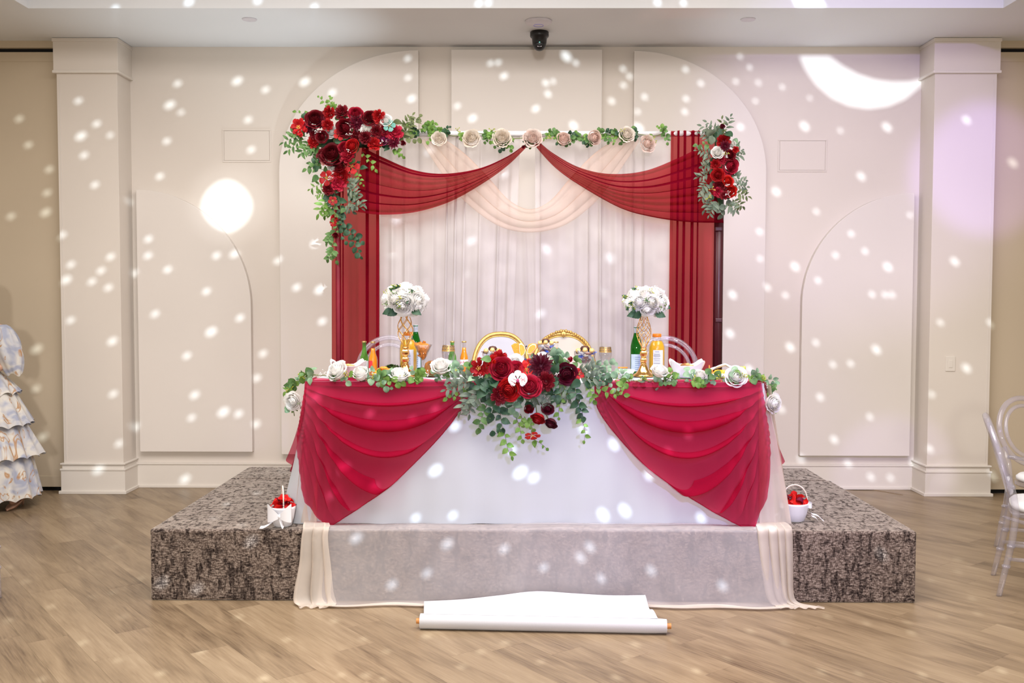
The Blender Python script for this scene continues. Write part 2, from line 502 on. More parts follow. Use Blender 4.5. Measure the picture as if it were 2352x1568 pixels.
MB().lathe([(.063, 0), (.072, -.006), (.072, -.035), (.066, -.044), (.058, -.048), (.054, -.09), (.050, -.105)], 32).build('housing', M['blackp'], t)
eye = MB().sphere((0, -.006, -.098), .050, 24, 16).build('eyeball', M['blackp'], t)
MB().lathe([(0, 0), (.018, 0), (.02, .004)], 20).build('lens_ring', M['blackp'], t, loc=(0, -.055, -.09))
MB().sphere((0, -.058, -.092), .0045, 10, 6).build('lens_glint', M['cyan'], t)
MB().box((0, -.045, -.120), (.032, .008, .008)).build('maker_plate', M['whitep'], t, smooth=False)

# ------------------------------------------------------------------ effect light: unseen lamp behind an added metal slide, holes cut to place each fleck
DOTS = [(44,267),(65,327),(180,231),(186,312,1.4),(193,356),(113,383),(108,437),(105,482,1.3),(25,491),(218,424),(222,284),(253,310,.8),(143,539),(163,607),(152,642,1.3),(211,646),(232,621),(254,589),(249,660),(162,735),(84,796,1.4),(83,887),(98,998,1.2),(226,1079,1.4),(425,1101,1.3),(390,241,1.4),(416,258,.8),(408,192),(545,186,1.4),(551,165),(610,206),(700,188,1.4),(763,216),(383,324),(570,275),(577,344),(367,405),(294,467),(341,552),(340,590),(308,628),(385,622),(497,590),(539,586,1.2),(638,599),(474,672),(485,765,1.4),(356,724),(551,733),(429,820),(447,910,1.1),(440,962,.9),(513,949,1.4),(548,953),(588,974),(308,982,1.3),(274,1018),(260,904),(258,783,1.2),(242,780,.9),(590,868),(604,812),(725,562,1.3),(681,663),(735,668,1.4),(740,741),(687,397,1.4),(910,503,1.3),(988,345,1.5),(1158,397,1.2),(1083,550,1.2),(1242,718,1.2),(1255,569,1.2),(1402,590,1.4),(936,138,.8),(950,138,.8),(937,182,.8),(950,180,.8),(945,230,1.1),(1126,149,.8),(1144,147,.8),(1157,178),(1085,275,1.1),(1050,247,.8),(1063,246,.8),(1253,194,.9),(1270,190,.7),(1258,219,.9),(1230,253),(1300,133,1.6),(1322,148,.8),(1431,158,.8),(1432,196,.8),(1446,175,.8),(1405,232,.9),(1317,292,1.2),(1466,298,1.5),(1574,163,.8),(1609,195,.8),(1575,230,.8),(1572,260,.8),(1464,260,.7),(1480,226,.8),(1848,290,1.4),(2037,292,1.4),(1783,440,1.2),(1978,405,1.2),(2220,275,1.2),(2328,368,1.4),(1826,612,1.2),(2038,616,1.2),(2193,600,1.2),(1815,797,1.2),(2012,806,1.2),(2220,845,1.2),(1700,295,.9),(1682,680,1.1),(1676,769,1.1),(2275,740,.9),(2281,1088,1.2),(1700,130,.7),(1722,155,.7),(1742,190,.7),(1690,187,.7),(1797,200,.7),(1735,232,.7),(1860,225,.6),(1930,300,.7),(1744,535,.8),(1875,486,.8),(1954,540,.8),(1986,580,.8),(2089,497,.7),(2160,740,.8),(1745,597,.7),(1918,589,.8),(1878,647,.8),(2002,679,.8),(2032,680,.8),(2048,680,.8),(1762,660,.9),(1804,678,.8),(1873,790,.8),(1912,840,.8),(1953,838,.8),(1883,915,.9),(1795,940,.9),(1840,1055,1.0),(1915,1012,1.0),(2100,1066,1.3),(1997,960,.8),(2140,905,.8),(2135,1030,1.0),(1948,1065,1.0),(2000,1096,.9),(2045,1098,.8),(1720,850,1.0),(1770,905,1.0),
(790,1077,1.5),(760,1140),(860,1122,1.1),(1000,1080,1.5),(1195,1085,1.6),(1226,1097,1.2),(955,1190),(1040,1185),(1385,1183,1.5),(1435,1172,1.5),(1610,1190,1.2),(1410,1020,1.3),(1430,1008,1.2),(1490,1092,1.1),(1535,1040,1.1),(1580,998),(1045,978,1.2),(850,950),(947,965,1.0),(725,912,1.3),(1000,940,1.0),(818,1237,1.4),(1027,1250,1.4),(1158,1262,1.1),(1355,1258,1.2),(1333,1283,1.2),(1248,1307),(1495,1312,1.2),(1380,1333),(980,1320,1.1),(900,1347,1.2),(1658,1350,1.2),(577,1243,1.5),(372,1337,1.5),(453,1352,1.3),(2024,1272,1.4),(1175,1033,1.0),(1340,985,1.1),(520,1158,.9),(590,1131,.8),(650,1080,.8),(490,1190,.7),(555,1205,.7),
(548,1417,1.2),(768,1425,1.1),(461,1497),(272,1516),(190,1476,1.1),(283,1416,1.1),(265,1256,1.1),(321,1329,1.2),(258,1361),(210,1371),(117,1393,1.1),(23,1302),(60,1335,1.1),(20,1424,1.2),(95,1560,1.2),(155,1163,.8),(183,1148,.9),(178,1185,.9),(256,1188,1.1),(5,1263),(370,1545,1.2),(605,1558,1.3),(660,1468),(835,1467),(888,1496),(783,1550,.9),(840,1550,1.2),(880,1558,.8),(1060,1530,1.1),(1103,1497),(1160,1476,1.1),(1240,1520),(980,1460,1.2),(1415,1556,1.2),(1460,1480,1.1),(1437,1509,.8),(1545,1470,.8),(1600,1540),(1670,1513,1.1),(1722,1449),(1802,1477),(1886,1541,1.1),(1898,1548,.8),(1972,1546),(1900,1415,1.1),(1990,1430,.9),(2085,1430,.8),(2093,1452,1.1),(2165,1415,.8),(2200,1283,1.0),(2200,1312,.9),(2137,1332,.8),(2232,1374,.9),(2245,1408,.8),(2300,1540,1.1),(2118,1550,1.0),(2038,1160,.8),(2250,1185,.8),(1740,1212,1.3),(1770,1215,1.2)]
TRAY_FLECKS = [(265,21,1.0),(434,5,1.2),(592,2,1.0),(722,16,.9),(1100,8,.9),(1122,7,.8),(1510,6,.9),(1570,7,.8)]
def photo_hit(px, py):
    """first large surface that the line of sight through a pixel meets"""
    r = ray(px, py); best = None
    def tryp(t, ok):
        nonlocal best
        if t > 0:
            p = C_O + r*t
            if ok(p) and (best is None or t < best[0]): best = (t, p)
    tryp((0-CAM_H)/r.z if r.z < 0 else -1, lambda p: True)
    tryp((ZS-CAM_H)/r.z if r.z < 0 else -1, lambda p: XS0 < p.x < XS1 and YS0 < p.y < YS1)
    tryp(YS0/r.y, lambda p: XS0 < p.x < XS1 and 0 < p.z < ZS)
    tryp(5.28/r.y, lambda p: -1.14 < p.x < 1.32 and ZS < p.z < 1.133)
    tryp(6.9/r.y, lambda p: -1.28 < p.x < 1.41 and ZS < p.z < 2.73)
    tryp(YC/r.y, lambda p: (p.x < XL or p.x > XR) and 0 < p.z < HC)
    tryp(YW/r.y, lambda p: 0 < p.z < HC)
    tryp((HC-CAM_H)/r.z if r.z > 0 else -1, lambda p: p.y > 7.115)
    tryp(7.115/r.y, lambda p: HC < p.z < HC+.42)
    return best[1]
L_O = Vector((.25, -.55, 3.25)); L_T = Vector((.05, 7.0, 1.15)); L_D = .12
lf = (L_T-L_O).normalized(); lr = lf.cross(Vector((0, 0, 1))).normalized(); lu = lr.cross(lf)
def slide_xy(p):
    d = Vector(p)-L_O; k = L_D/d.dot(lf)
    return Vector((d.dot(lr)*k, d.dot(lu)*k))
holes = []
for d in DOTS + TRAY_FLECKS:
    px, py = d[0], d[1]; s = (d[2] if len(d) > 2 else 1.0)
    c = slide_xy(photo_hit(px, py))
    # flecks are a little stretched, tilting opposite ways left and right of the lamp
    tl = math.radians(32) if px < 1250 else math.radians(-50)
    a, b_ = .00042*s*1.12, .00030*s
    if any((c-h[0]).length < (a+h[1])*1.02 for h in holes): continue
    holes.append((c, a, b_, tl))
polys = [[c+Vector((a*math.cos(t)*math.cos(tl)-b_*math.sin(t)*math.sin(tl), a*math.cos(t)*math.sin(tl)+b_*math.sin(t)*math.cos(tl))) for t in [2*PI*i/8 for i in range(8)]] for (c, a, b_, tl) in holes]
def clear_of(c, rad):
    global polys, holes
    keep = [i for i, h in enumerate(holes) if (h[0]-c).length > rad]
    polys = [polys[i] for i in keep]; holes = [holes[i] for i in keep]
# the big round spot in the left bay
cen = slide_xy(PY(521, 470, YW-.045))
rim = [slide_xy(PY(521+56*math.cos(a)+3*math.cos(3*a), 471+61*math.sin(a), YW-.045)) for a in [2*PI*i/24 for i in range(24)]]
clear_of(cen, .0030)
# the big crescent in the upper right bay; soffit cut-off put into the hole shape
cre = [(1836, 129), (1850, 160), (1875, 195), (1910, 225), (1950, 243), (1995, 250), (2040, 244), (2080, 227), (2112, 200), (2124, 184),
       (2118, 181), (2090, 187), (2050, 188), (2010, 183), (1970, 170), (1935, 151), (1905, 129)]
cre_xy = [slide_xy(PY(x, y, YW)) for x, y in cre]
clear_of(slide_xy(PY(1985, 180, YW)), .0040); polys.append(cre_xy)
tr4 = [slide_xy(PY(x, y, 7.115)) for x, y in ((1815, -14), (1880, -14), (1897, 19), (1832, 19))]
polys += [rim, tr4]
RP = .17
rimp = [Vector((RP*math.cos(2*PI*i/48), RP*math.sin(2*PI*i/48))) for i in range(48)]
vs = list(rimp); fcs = [list(range(48))]
for pg in polys:
    if sum(a.x*b.y-b.x*a.y for a, b in zip(pg, pg[1:]+pg[:1])) < 0: pg = pg[::-1]
    k = len(vs); vs += pg; fcs.append(list(range(k, k+len(pg))))
ov, oe, of_, _, _, off_ = delaunay_2d_cdt(vs, [], fcs, 0, 1e-7)
keepf = [f for f, src in zip(of_, off_) if src == [0]]
M['gobo'] = plain('blackened_steel', (.008, .008, .008, 1), .8)
Lm = Matrix((lr, lu, -lf)).transposed().to_4x4(); Lm.translation = L_O
fx = thing('stage_effect_light', 'unseen black round effect lamp with added pierced slide above and behind the camera', 'stage light', L_O)
fx.matrix_world = Lm
MB().add([(v.x, v.y, -L_D) for v in ov], keepf).build('pierced_slide', M['gobo'], fx, smooth=False)
MB().lathe([(RP, -L_D), (RP+.006, -L_D-.004), (RP+.006, .03), (RP*.5, .09), (0, .09)], 40, close=False).build('lamp_body', M['gobo'], fx)
dl = bpy.data.lights.new('effect_lamp', 'SPOT')
dl.energy = 3700; dl.color = (.74, .89, 1.0); dl.spot_size = math.radians(104); dl.spot_blend = 0; dl.shadow_soft_size = .00042
lo = bpy.data.objects.new('effect_lamp', dl); COL.objects.link(lo); lo.matrix_world = Lm
# ------------------------------------------------------------------ stage
def carpet_mat():
    m, nt, b, o = new_mat('brown_loop_carpet')
    co = coords(nt)
    def mp(s, r=(0, 0, 0)):
        q = N(nt, 'ShaderNodeMapping'); q.inputs['Scale'].default_value = s; q.inputs['Rotation'].default_value = r; nt.links.new(co, q.inputs['Vector']); return q.outputs[0]
    def stain(s, lo, hi):
        n = noise_node(nt, 1, 2, mp(s), .7)
        q = N(nt, 'ShaderNodeMapRange'); q.inputs[1].default_value = lo; q.inputs[2].default_value = hi; nt.links.new(n.outputs['Fac'], q.inputs[0]); return q.outputs[0]
    up = stain((36, 18, 11), .51, .62); ac = stain((13, 50, 36), .54, .65)
    dk = N(nt, 'ShaderNodeMath', operation='MAXIMUM'); nt.links.new(up, dk.inputs[0]); nt.links.new(ac, dk.inputs[1])
    loop = noise_node(nt, 1, 1, mp((230, 110, 110)), .8)
    row = noise_node(nt, 1, 0, mp((60, 150, 150)), .6)
    lv = N(nt, 'ShaderNodeMix'); lv.inputs[0].default_value = .45; nt.links.new(loop.outputs['Fac'], lv.inputs[2]); nt.links.new(row.outputs['Fac'], lv.inputs[3])
    pale = ramp(nt, lv.outputs[0], [(.34, (.062, .043, .036, 1)), (.50, (.175, .132, .108, 1)), (.66, (.38, .31, .26, 1))])
    deep = ramp(nt, lv.outputs[0], [(.36, (.016, .011, .010, 1)), (.52, (.055, .040, .034, 1)), (.70, (.18, .14, .12, 1))])
    mx = N(nt, 'ShaderNodeMix', data_type='RGBA'); nt.links.new(dk.outputs[0], mx.inputs[0]); nt.links.new(pale.outputs[0], mx.inputs[6]); nt.links.new(deep.outputs[0], mx.inputs[7])
    nt.links.new(mx.outputs[2], b.inputs['Base Color']); b.inputs['Roughness'].default_value = .95; b.inputs['Specular IOR Level'].default_value = .1
    sw_ = N(nt, 'ShaderNodeMath', operation='MULTIPLY_ADD'); nt.links.new(dk.outputs[0], sw_.inputs[0]); sw_.inputs[1].default_value = -.75; sw_.inputs[2].default_value = .95; nt.links.new(sw_.outputs[0], b.inputs['Sheen Weight']); b.inputs['Sheen Roughness'].default_value = .32; b.inputs['Sheen Tint'].default_value = (.95, .86, .76, 1)
    bump(nt, b, loop.outputs['Fac'], .6, .004)
    return m
M['carpet'] = carpet_mat()
YSM = PZ(1895, 1103, ZS).y
stg = thing('stage_platform', 'low stage platform covered in brown patterned carpet', 'stage', (0, 0, 0))
MB().box2((XS0, YS0, 0), (XS1, YSM-.003, ZS)).build('deck', M['carpet'], stg, smooth=False, bevel=.012)
MB().box2((XS0, YSM+.003, 0), (XS1-.02, YS1, ZS)).build('deck', M['carpet'], stg, smooth=False, bevel=.012)

# ------------------------------------------------------------------ table under its white cloth
TX0, TX1, TY0, TY1, TZ = -1.131, 1.309, 5.30, 6.06, 1.133
M['linen'] = plain('white_table_linen', (.51, .535, .56, 1), .8, var=.02, scale=6, bmp=.0)
M['tabletop'] = plain('white_plastic_tabletop', (.7, .7, .68, 1), .6)
M['greym'] = plain('grey_steel_tube', (.25, .25, .26, 1), .4, .9)
t = thing('folding_table', 'long folding table hidden under the white cloth', 'table', (0, 0, 0))
MB().box2((TX0+.01, TY0+.01, TZ-.05), (TX1-.01, TY1-.01, TZ-.008)).build('tabletop', M['tabletop'], t, smooth=False, bevel=.01)
for x in (TX0+.25, TX1-.25):
    for y in (TY0+.1, TY1-.1):
        MB().tube([(x, y, ZS), (x, y, TZ-.05)], .015, 10).build('leg', M['greym'], t)
def cloth_skirt():
    """white cloth: flat top, front and side falls with a soft flare and faint ripples"""
    m = MB()
    hx, hy = (TX1-TX0)/2, (TY1-TY0)/2; cx, cy = (TX0+TX1)/2, (TY0+TY1)/2
    per = []
    nx, ny = 90, 30
    for i in range(nx): per.append((TX0+(TX1-TX0)*i/nx, TY0, 0, -1))
    for i in range(ny): per.append((TX1, TY0+(TY1-TY0)*i/ny, 1, 0))
    for i in range(nx): per.append((TX1-(TX1-TX0)*i/nx, TY1, 0, 1))
    for i in range(ny): per.append((TX0, TY1-(TY1-TY0)*i/ny, -1, 0))
    n = len(per); rows = 16
    H = TZ-ZS-.004
    for j in range(rows+1):
        s = j/rows
        for i, (x, y, nxn, nyn) in enumerate(per):
            ex = max(0, abs(x-cx)/hx-.93)/.07; ey = max(0, abs(y-cy)/hy-.8)/.2
            corner = ex*ey
            rip = (.006*math.sin(x*17+1.3)+.004*math.sin(x*41+.4) if abs(nyn) else .016*math.sin(y*19+2)+.008*math.sin(y*37))*s
            fl_ = .030*s if nyn else (.06*s+.06*s*s if nxn < 0 else .03*s+.02*s*s)
            dx = nxn*fl_ + (1 if x > cx else -1)*corner*(.045 if x < cx else .0)*s
            dy = nyn*(fl_+0) + (1 if y > cy else -1)*corner*.012*s
            m.v.append((x+dx+nxn*rip, y+dy+nyn*rip, TZ-s*H - (.004 if j == 0 else 0)*0))
    for j in range(rows):
        for i in range(n):
            i2 = (i+1) % n
            m.f.append((j*n+i, j*n+i2, (j+1)*n+i2, (j+1)*n+i))
    m.f.append(tuple(range(n))[::-1])
    return m
o = cloth_skirt().build('tablecloth', M['linen'], smooth=True, ang=50); tag(o, 'white floor length cloth draped over the long table', 'tablecloth')

# ------------------------------------------------------------------ burgundy cloths on the table
M['burg'] = sheer('burgundy_chiffon', (.36, .008, .042, 1), .50, (.98, .34, .45, 1), .12, 300, .02)
M['burg2'] = sheer('burgundy_chiffon_panel', (.21, .004, .020, 1), .55, (.88, .24, .21, 1), .22, 300, .02)
def poly_at(pts, s):
    """smooth point on a polyline, s in 0..1 (Catmull-Rom)"""
    n = len(pts)-1; k = min(int(s*n), n-1); t = s*n-k
    p0 = pts[max(k-1, 0)]; p1 = pts[k]; p2 = pts[k+1]; p3 = pts[min(k+2, n)]
    return tuple(.5*((2*b)+(-a+c)*t+(2*a-5*b+4*c-d)*t*t+(-a+3*b-3*c+d)*t**3) for a, b, c, d in zip(p0, p1, p2, p3))
def lin_x(pts, z):
    """x of an edge polyline [(x,z)...], ordered by falling z"""
    if z >= pts[0][1]: return pts[0][0]
    for (xa, za), (xb, zb) in zip(pts, pts[1:]):
        if za >= z >= zb: return xa+(xb-xa)*((za-z)/max(1e-9, za-zb))
    return pts[-1][0]
def table_swag(side, label, outer_px, inner_px):
    yf = TY0-.012
    sm = lambda pl: [poly_at(pl, i/60) for i in range(61)]
    outer = [(PY(a, b, yf).x, PY(a, b, yf).z) for a, b in sm(outer_px)]
    inner = [(PY(a, b, yf).x, PY(a, b, yf).z) for a, b in sm(inner_px)]
    ztop = TZ+.006; zbot = min(outer[-1][1], inner[-1][1])
    gx = inner[0][0]; xo = TX0 if side < 0 else TX1
    Wd = abs(gx-xo)
    def field(x, z):
        X = abs(gx-x)/Wd; Z = (ztop-z)/.77
        q = max(.02, 4*min(X, 1.05)*(1.07-min(X, 1.05)))
        return Z/q
    def surf(u, v):
        v = v**.9
        z = ztop+(zbot-ztop)*v
        xa, xb = lin_x(outer, z), lin_x(inner, z)
        x = xa+(xb-xa)*u
        phf = lambda a, b: 14.0*math.log(1+2.6*field(a, b))
        ph = phf(x, z); h_ = .002
        gx_, gz_ = (phf(x+h_, z)-phf(x-h_, z))/(2*h_), (phf(x, z+h_)-phf(x, z-h_))/(2*h_)
        gl_ = max(6.0, math.hypot(gx_, gz_))
        env = smoothstep(0, .10, v)*(1-.75*smoothstep(.72, 1.0, v))*(.35+.65*smoothstep(0, .25, abs(x-xo)/Wd))
        f1 = math.sin(2*ph)+.35*math.sin(4.3*ph+1.1)
        near = smoothstep(.30, .0, abs(x-gx)/Wd)
        d = .021*env*(f1+.9)*(1-.35*near)
        # the cloth doubles over itself along each fold
        lim = min(u, 1-u)*6
        sl = min(1, lim)*env*2.9*(.8+.2*math.sin(ph*.9+1))/(2*gl_)*math.sin(2*ph+.9)
        x += gx_/gl_*sl; z += gz_/gl_*sl
        # upright folds below the outer corner
        e = smoothstep(.30, .02, abs(x-xo)/Wd)*smoothstep(0, .2, v)
        d += .015*e*(math.sin(abs(x-xo)*95+2*v)+1)
        y = yf-.010-d-.050*v
        # the outer edge turns round the table corner
        ov = max(0, (xo-x) if side < 0 else (x-xo))
        y += ov*.4*smoothstep(.0, .05, ov)
        return (x, y, z)
    root = thing('table_swag', label, 'drape', (0, 0, 0), 0, 'burgundy swags on the table front')
    MB().grid(surf, 110, 190).build('fall', M['burg'], root)
    # the part lying on the table top
    def top(u, v):
        x = xo+(gx-xo)*u
        return (x, yf-.008+(.16+.05*math.sin(u*5))*v, ztop+.002+.003*math.sin(u*40)*v)
    MB().grid(top, 40, 6).build('fold', M['burg'], root)
    # side fall round the end of the table
    def side_f(u, v):
        zz = ztop-(.42+.10*math.sin(u*3.1))*v
        fl_ = .012+.09*v*v+.016*math.sin(u*22+1)*v
        return (xo+side*fl_, yf+.01+.32*u, zz)
    MB().grid(side_f, 40, 20).build('fall', M['burg'], root)
    def hem(pts):
        return [Vector(surf(*p))+Vector((0, -.002, 0)) for p in pts]
    MB().tube(hem([(1, i/60) for i in range(61)]), .0022, 5).build('hem', M['burg'], root)
    return root
table_swag(-1, 'burgundy chiffon swag on the table front, left of the flowers',
           [(703, 873), (697, 930), (684, 1000), (690, 1070), (706, 1140), (728, 1172), (756, 1203)],
           [(1100, 873), (1085, 900), (1060, 938), (1003, 1010), (900, 1110), (820, 1166), (762, 1203)])
table_swag(1, 'burgundy chiffon swag on the table front, right of the flowers',
           [(1748, 878), (1754, 940), (1764, 1020), (1762, 1090), (1748, 1150), (1736, 1180), (1722, 1206)],
           [(1366, 878), (1370, 930), (1405, 985), (1475, 1060), (1570, 1130), (1650, 1178), (1706, 1206)])

# ------------------------------------------------------------------ peach chiffon laid over the stage edge
M['peach'] = sheer('peach_chiffon', (.74, .69, .70, 1), .50, (1, .97, .94, 1), .3, 240, .07)
M['peachd'] = sheer('peach_chiffon_double', (.88, .79, .70, 1), .64, (1, .96, .92, 1), .3, 240, .06)
M['white_sheer'] = sheer('ivory_voile', (.70, .655, .65, 1), .55, (1, .98, .96, 1), .15, 300, .02)
rt = thing('peach_runner_cloth', 'sheer peach chiffon falling from the table over the stage front', 'drape', (0, 0, 0))
XA, XB = PY(745, 1300, YS0).x, PY(1790, 1300, YS0).x
def front_sheet(u, v):
    """over the deck edge, down the stage front and out over the floor"""
    x = XA+(XB-XA)*u
    fold = .010*math.sin(x*6.1+.6)+.007*math.sin(x*15+2)+.012*math.exp(-((x-.02)/.05)**2)
    lean = smoothstep(1.0, 1.6, x)
    if v < .22:
        s = v/.22
        return (x, TY0-.035-(TY0-.035-(YS0+.004))*s, ZS+.008+.003*math.sin(x*9)+.004*math.sin(s*8+x*3))
    if v < .80:
        s = (v-.22)/.58
        d = .006+(.030+fold*1.6)*s+.03*s*s
        xx = x+.05*s*(u-.5)
        return (xx, YS0-d, ZS+.006-(ZS-.0)*s*.985)
    s = (v-.80)/.20
    return (x+.05*(u-.5), YS0-.066-fold*1.6-s*(.060+.02*math.sin(x*2.2+.7)), .010+.006*math.sin(s*9+x*12)*(1-s))
MB().grid(front_sheet, 120, 50).build('sheet', M['peach'], rt)
def hem_sheet(u, v):
    p = Vector(front_sheet(u, .86+.14*v)); return (p.x, p.y-.004, p.z+.004)
MB().grid(hem_sheet, 120, 6).build('hem_band', M['peachd'], rt)
def tail(px_rows, nf, seed, dens, name, mat):
    """gathered tail: rows of (left px, right px, y, z, fold depth) from the table down to the floor"""
    rows = [(PY(l, 784, y).x, PY(r, 784, y).x, y, z, a) for (l, r, y, z, a) in px_rows]
    def f(u, v):
        xl, xr, y, z, a = poly_at(rows, v)
        ph = 2*PI*nf*(u+.05*math.sin(5*u+seed))+seed
        uu = u+dens/(2*PI*nf)*math.sin(ph)
        xx = xl+(xr-xl)*min(1.03, max(-.03, uu))
        return (xx, y-a*(1+math.cos(ph+.6)), max(.006, z+.006*math.sin(ph*2+seed)*(v > .9)))
    return MB().grid(f, 90, 60).build(name, mat, rt)
LY = YS0
tail([(694, 748, TY0-.02, .392, .004), (692, 752, TY0-.08, .396, .006), (690, 754, TY0-.12, .392, .008), (690, 752, LY-.004, .386, .010), (686, 750, LY-.012, .33, .012), (680, 756, LY-.02, .20, .014), (668, 762, LY-.03, .07, .02), (666, 768, LY-.05, .02, .02), (676, 762, LY-.10, .012, .012), (680, 740, LY-.13, .010, .008)], 3, .8, 1.7, 'gathered_tail', M['peachd'])
tail([(1740, 1800, TY0-.0, .392, .003), (1740, 1810, TY0-.05, .396, .005), (1742, 1818, TY0-.10, .394, .008), (1745, 1824, LY-.004, .388, .012), (1748, 1826, LY-.012, .32, .014), (1756, 1828, LY-.02, .18, .016), (1766, 1830, LY-.03, .06, .016), (1776, 1842, LY-.05, .018, .01), (1790, 1880, LY-.09, .012, .006), (1800, 1902, LY-.12, .010, .004)], 4, 2.1, 1.5, 'gathered_tail', M['peachd'])
# peach side falls at the table ends
def side_peach(sgn):
    def f(u, v):
        z = TZ-.25-(TZ-.25-ZS-.01)*v if sgn < 0 else TZ-.01-(TZ-.02-ZS)*v
        fl_ = (.03+.085*v+.03*v*v if sgn > 0 else .01+.05*v)+.012*math.sin(u*17+v*3)*v
        xo = TX0 if sgn < 0 else TX1
        return (xo+sgn*fl_, TY0-.03+.30*u, z)
    return f
def flare(sgn, z_top, inner, outer, n):
    def f(u, v):
        z = z_top+(ZS+.012-z_top)*v
        xo = TX0 if sgn < 0 else TX1
        d = inner+(outer*v**.8-inner)*u
        return (xo+sgn*d, TY0-.004-.045*v-.008*(1+math.sin(n*u*PI+1))*v+.02*u, z)
    return f
MB().grid(flare(1, TZ-.01, -.03, .145, 4), 30, 40).build('flare', M['peachd'], rt)
MB().grid(flare(-1, TZ-.35, -.06, .045, 3), 20, 30).build('flare', M['peachd'], rt)
MB().grid(side_peach(-1), 30, 30).build('fall', M['peachd'], rt)
MB().grid(side_peach(1), 30, 30).build('fall', M['peachd'], rt)

# ------------------------------------------------------------------ rolled white aisle runner on the floor
M['runner'] = plain('white_runner_fabric', (.60, .60, .63, 1), .7, var=.015, scale=300, bmp=.05)
M['dowel'] = plain('orange_pine_dowel', (.62, .25, .06, 1), .5, var=.2, scale=20)
a0, a1 = PZ(964, 1446, .0), PZ(1532, 1458, .0)
dirv = (a1-a0); dirv.z = 0; Lr = dirv.length; dirv.normalize(); nv_ = Vector((-dirv.y, dirv.x, 0))
rr = .036
t = thing('aisle_runner_roll', 'rolled white aisle runner with wooden core lying before the stage', 'runner', a0)
q0 = Vector((0, rr*.6, rr))
cir = MB()
prof = [(.0, 0)]
def rl(u, v):
    a = 2*PI*v; rad = rr*(1-.10*smoothstep(.93, 1.0, u))*(1+.012*math.sin(a*3))
    p = dirv*(Lr*u)+nv_*(rr*.6+rad*math.cos(a)); return (p.x, p.y, rr+rad*math.sin(a))
cir.grid(rl, 24, 28)
for u in (0, 1):
    cir.add([rl(u, i/28) for i in range(28)], [tuple(range(28))])
cir.build('roll', M['runner'], t, ang=50)
for u0, u1 in ((-.016, .0), (1.0, 1.018)):
    MB().tube([dirv*(Lr*u0)+nv_*(rr*.6)+Vector((0, 0, rr)), dirv*(Lr*u1)+nv_*(rr*.6)+Vector((0, 0, rr))], .013, 14).build('core_end', M['dowel'], t, ang=50)
b0, b1 = PZ(975, 1416, .0), PZ(1496, 1420, .0)
def behind(x, y):
    q = PZ(x, y, .012)
    return q if q.y < YS0-.10 else PY(x, y, YS0-.10)
c_pts = [behind(x, y) for x, y in ((974, 1390), (1060, 1386), (1150, 1376), (1232, 1366), (1320, 1370), (1400, 1374), (1482, 1374))]
def flat(u, v):
    base = dirv*(Lr*(.015+.95*u))+nv_*(rr*.5)
    far = Vector(poly_at([tuple(p-a0) for p in c_pts], u)); 
    p = base.lerp(far, v)
    zz = (rr*2.0)*(1-smoothstep(.12, .85, v))+.020*smoothstep(.1, .5, v)+.003*math.sin(v*7+u*5)*v+far.z*smoothstep(.55, 1, v)
    return (p.x, p.y, zz)
MB().grid(flat, 40, 16).build('loose_end', M['runner'], t)

# ------------------------------------------------------------------ backdrop: pipe frame with voile panels, burgundy panels and swags
YB = 6.90
B0, B1 = PY(765, 300, YB), PY(1665, 300, YB)
ZB = B0.z
fr = thing('backdrop_frame', 'white pipe frame standing on the stage behind the chairs', 'frame', (0, 0, 0))
M['pipe'] = plain('white_pipe', (.75, .74, .74, 1), .35)
M['sleeve'] = plain('burgundy_pole_sleeve', (.26, .012, .03, 1), .6)
M['clamp'] = plain('dark_red_clamp', (.05, .004, .008, 1), .4)
MB().tube([(B0.x+.02, YB, ZB-.02), (B1.x-.02, YB, ZB-.02)], .019, 14).build('crossbar', M['pipe'], fr)
for x in (B0.x+.03, B1.x-.038):
    MB().tube([(x, YB-(.02 if x > 0 else 0), ZS+.01), (x, YB-(.02 if x > 0 else 0), ZB-.02)], .033 if x > 0 else .019, 16).build('upright', M['sleeve'] if x < 0 else M['clamp'], fr)
    MB().box((x, YB, ZS+.008), (.36, .30, .012)).build('base_plate', M['pipe'], fr, smooth=False)
for py in (527, 735):
    p = PY(1650, py, YB)
    MB().box((p.x-.008, YB-.045, p.z), (.05, .03, .03)).build('clamp', M['clamp'], fr, smooth=False, bevel=.006)

def curtain(xf0, xf1, z0, z1, y, nf, amp, dens, seed, lean=0):
    rr_ = random.Random(seed); w1 = [rr_.uniform(0, 6.28) for _ in range(6)]
    def f(u, v):
        z = z1+(z0-z1)*v
        a, b = xf0(v), xf1(v)
        ph = 2*PI*nf*(u+.045*math.sin(2*PI*u*1.3+w1[0])+.03*math.sin(2*PI*u*2.7+w1[1]))+.5*math.sin(2.2*v+w1[2])*math.sin(PI*u)+w1[3]
        k = dens*(.55+.45*math.sin(u*7+w1[4]))
        uu = u+k/(2*PI*nf)*math.sin(ph)
        uu = min(1, max(0, uu))
        return (a+(b-a)*uu, y+amp*(math.cos(ph)+.3*math.cos(2.3*ph+w1[5]))*(.7+.3*v), z)
    return f
zc = ZB-.004
lx = lambda px0, px1: (lambda v: (PY(px0, 300, YB).x*(1-v)+PY(px1, 850, YB).x*v))
o = MB().grid(curtain(lx(872, 868), lx(1196, 1168), ZS+.01, zc-.01, YB+.03, 9, .016, 1.3, 3), 200, 24).build('voile_curtain', M['white_sheer']); tag(o, 'ivory voile panel on the backdrop, left of its middle gap', 'curtain', 'voile panels of the backdrop')
o = MB().grid(curtain(lx(1229, 1232), lx(1548, 1545), ZS+.01, zc-.01, YB+.03, 8, .016, 1.3, 8), 200, 24).build('voile_curtain', M['white_sheer']); tag(o, 'ivory voile panel on the backdrop, right of its middle gap', 'curtain', 'voile panels of the backdrop')
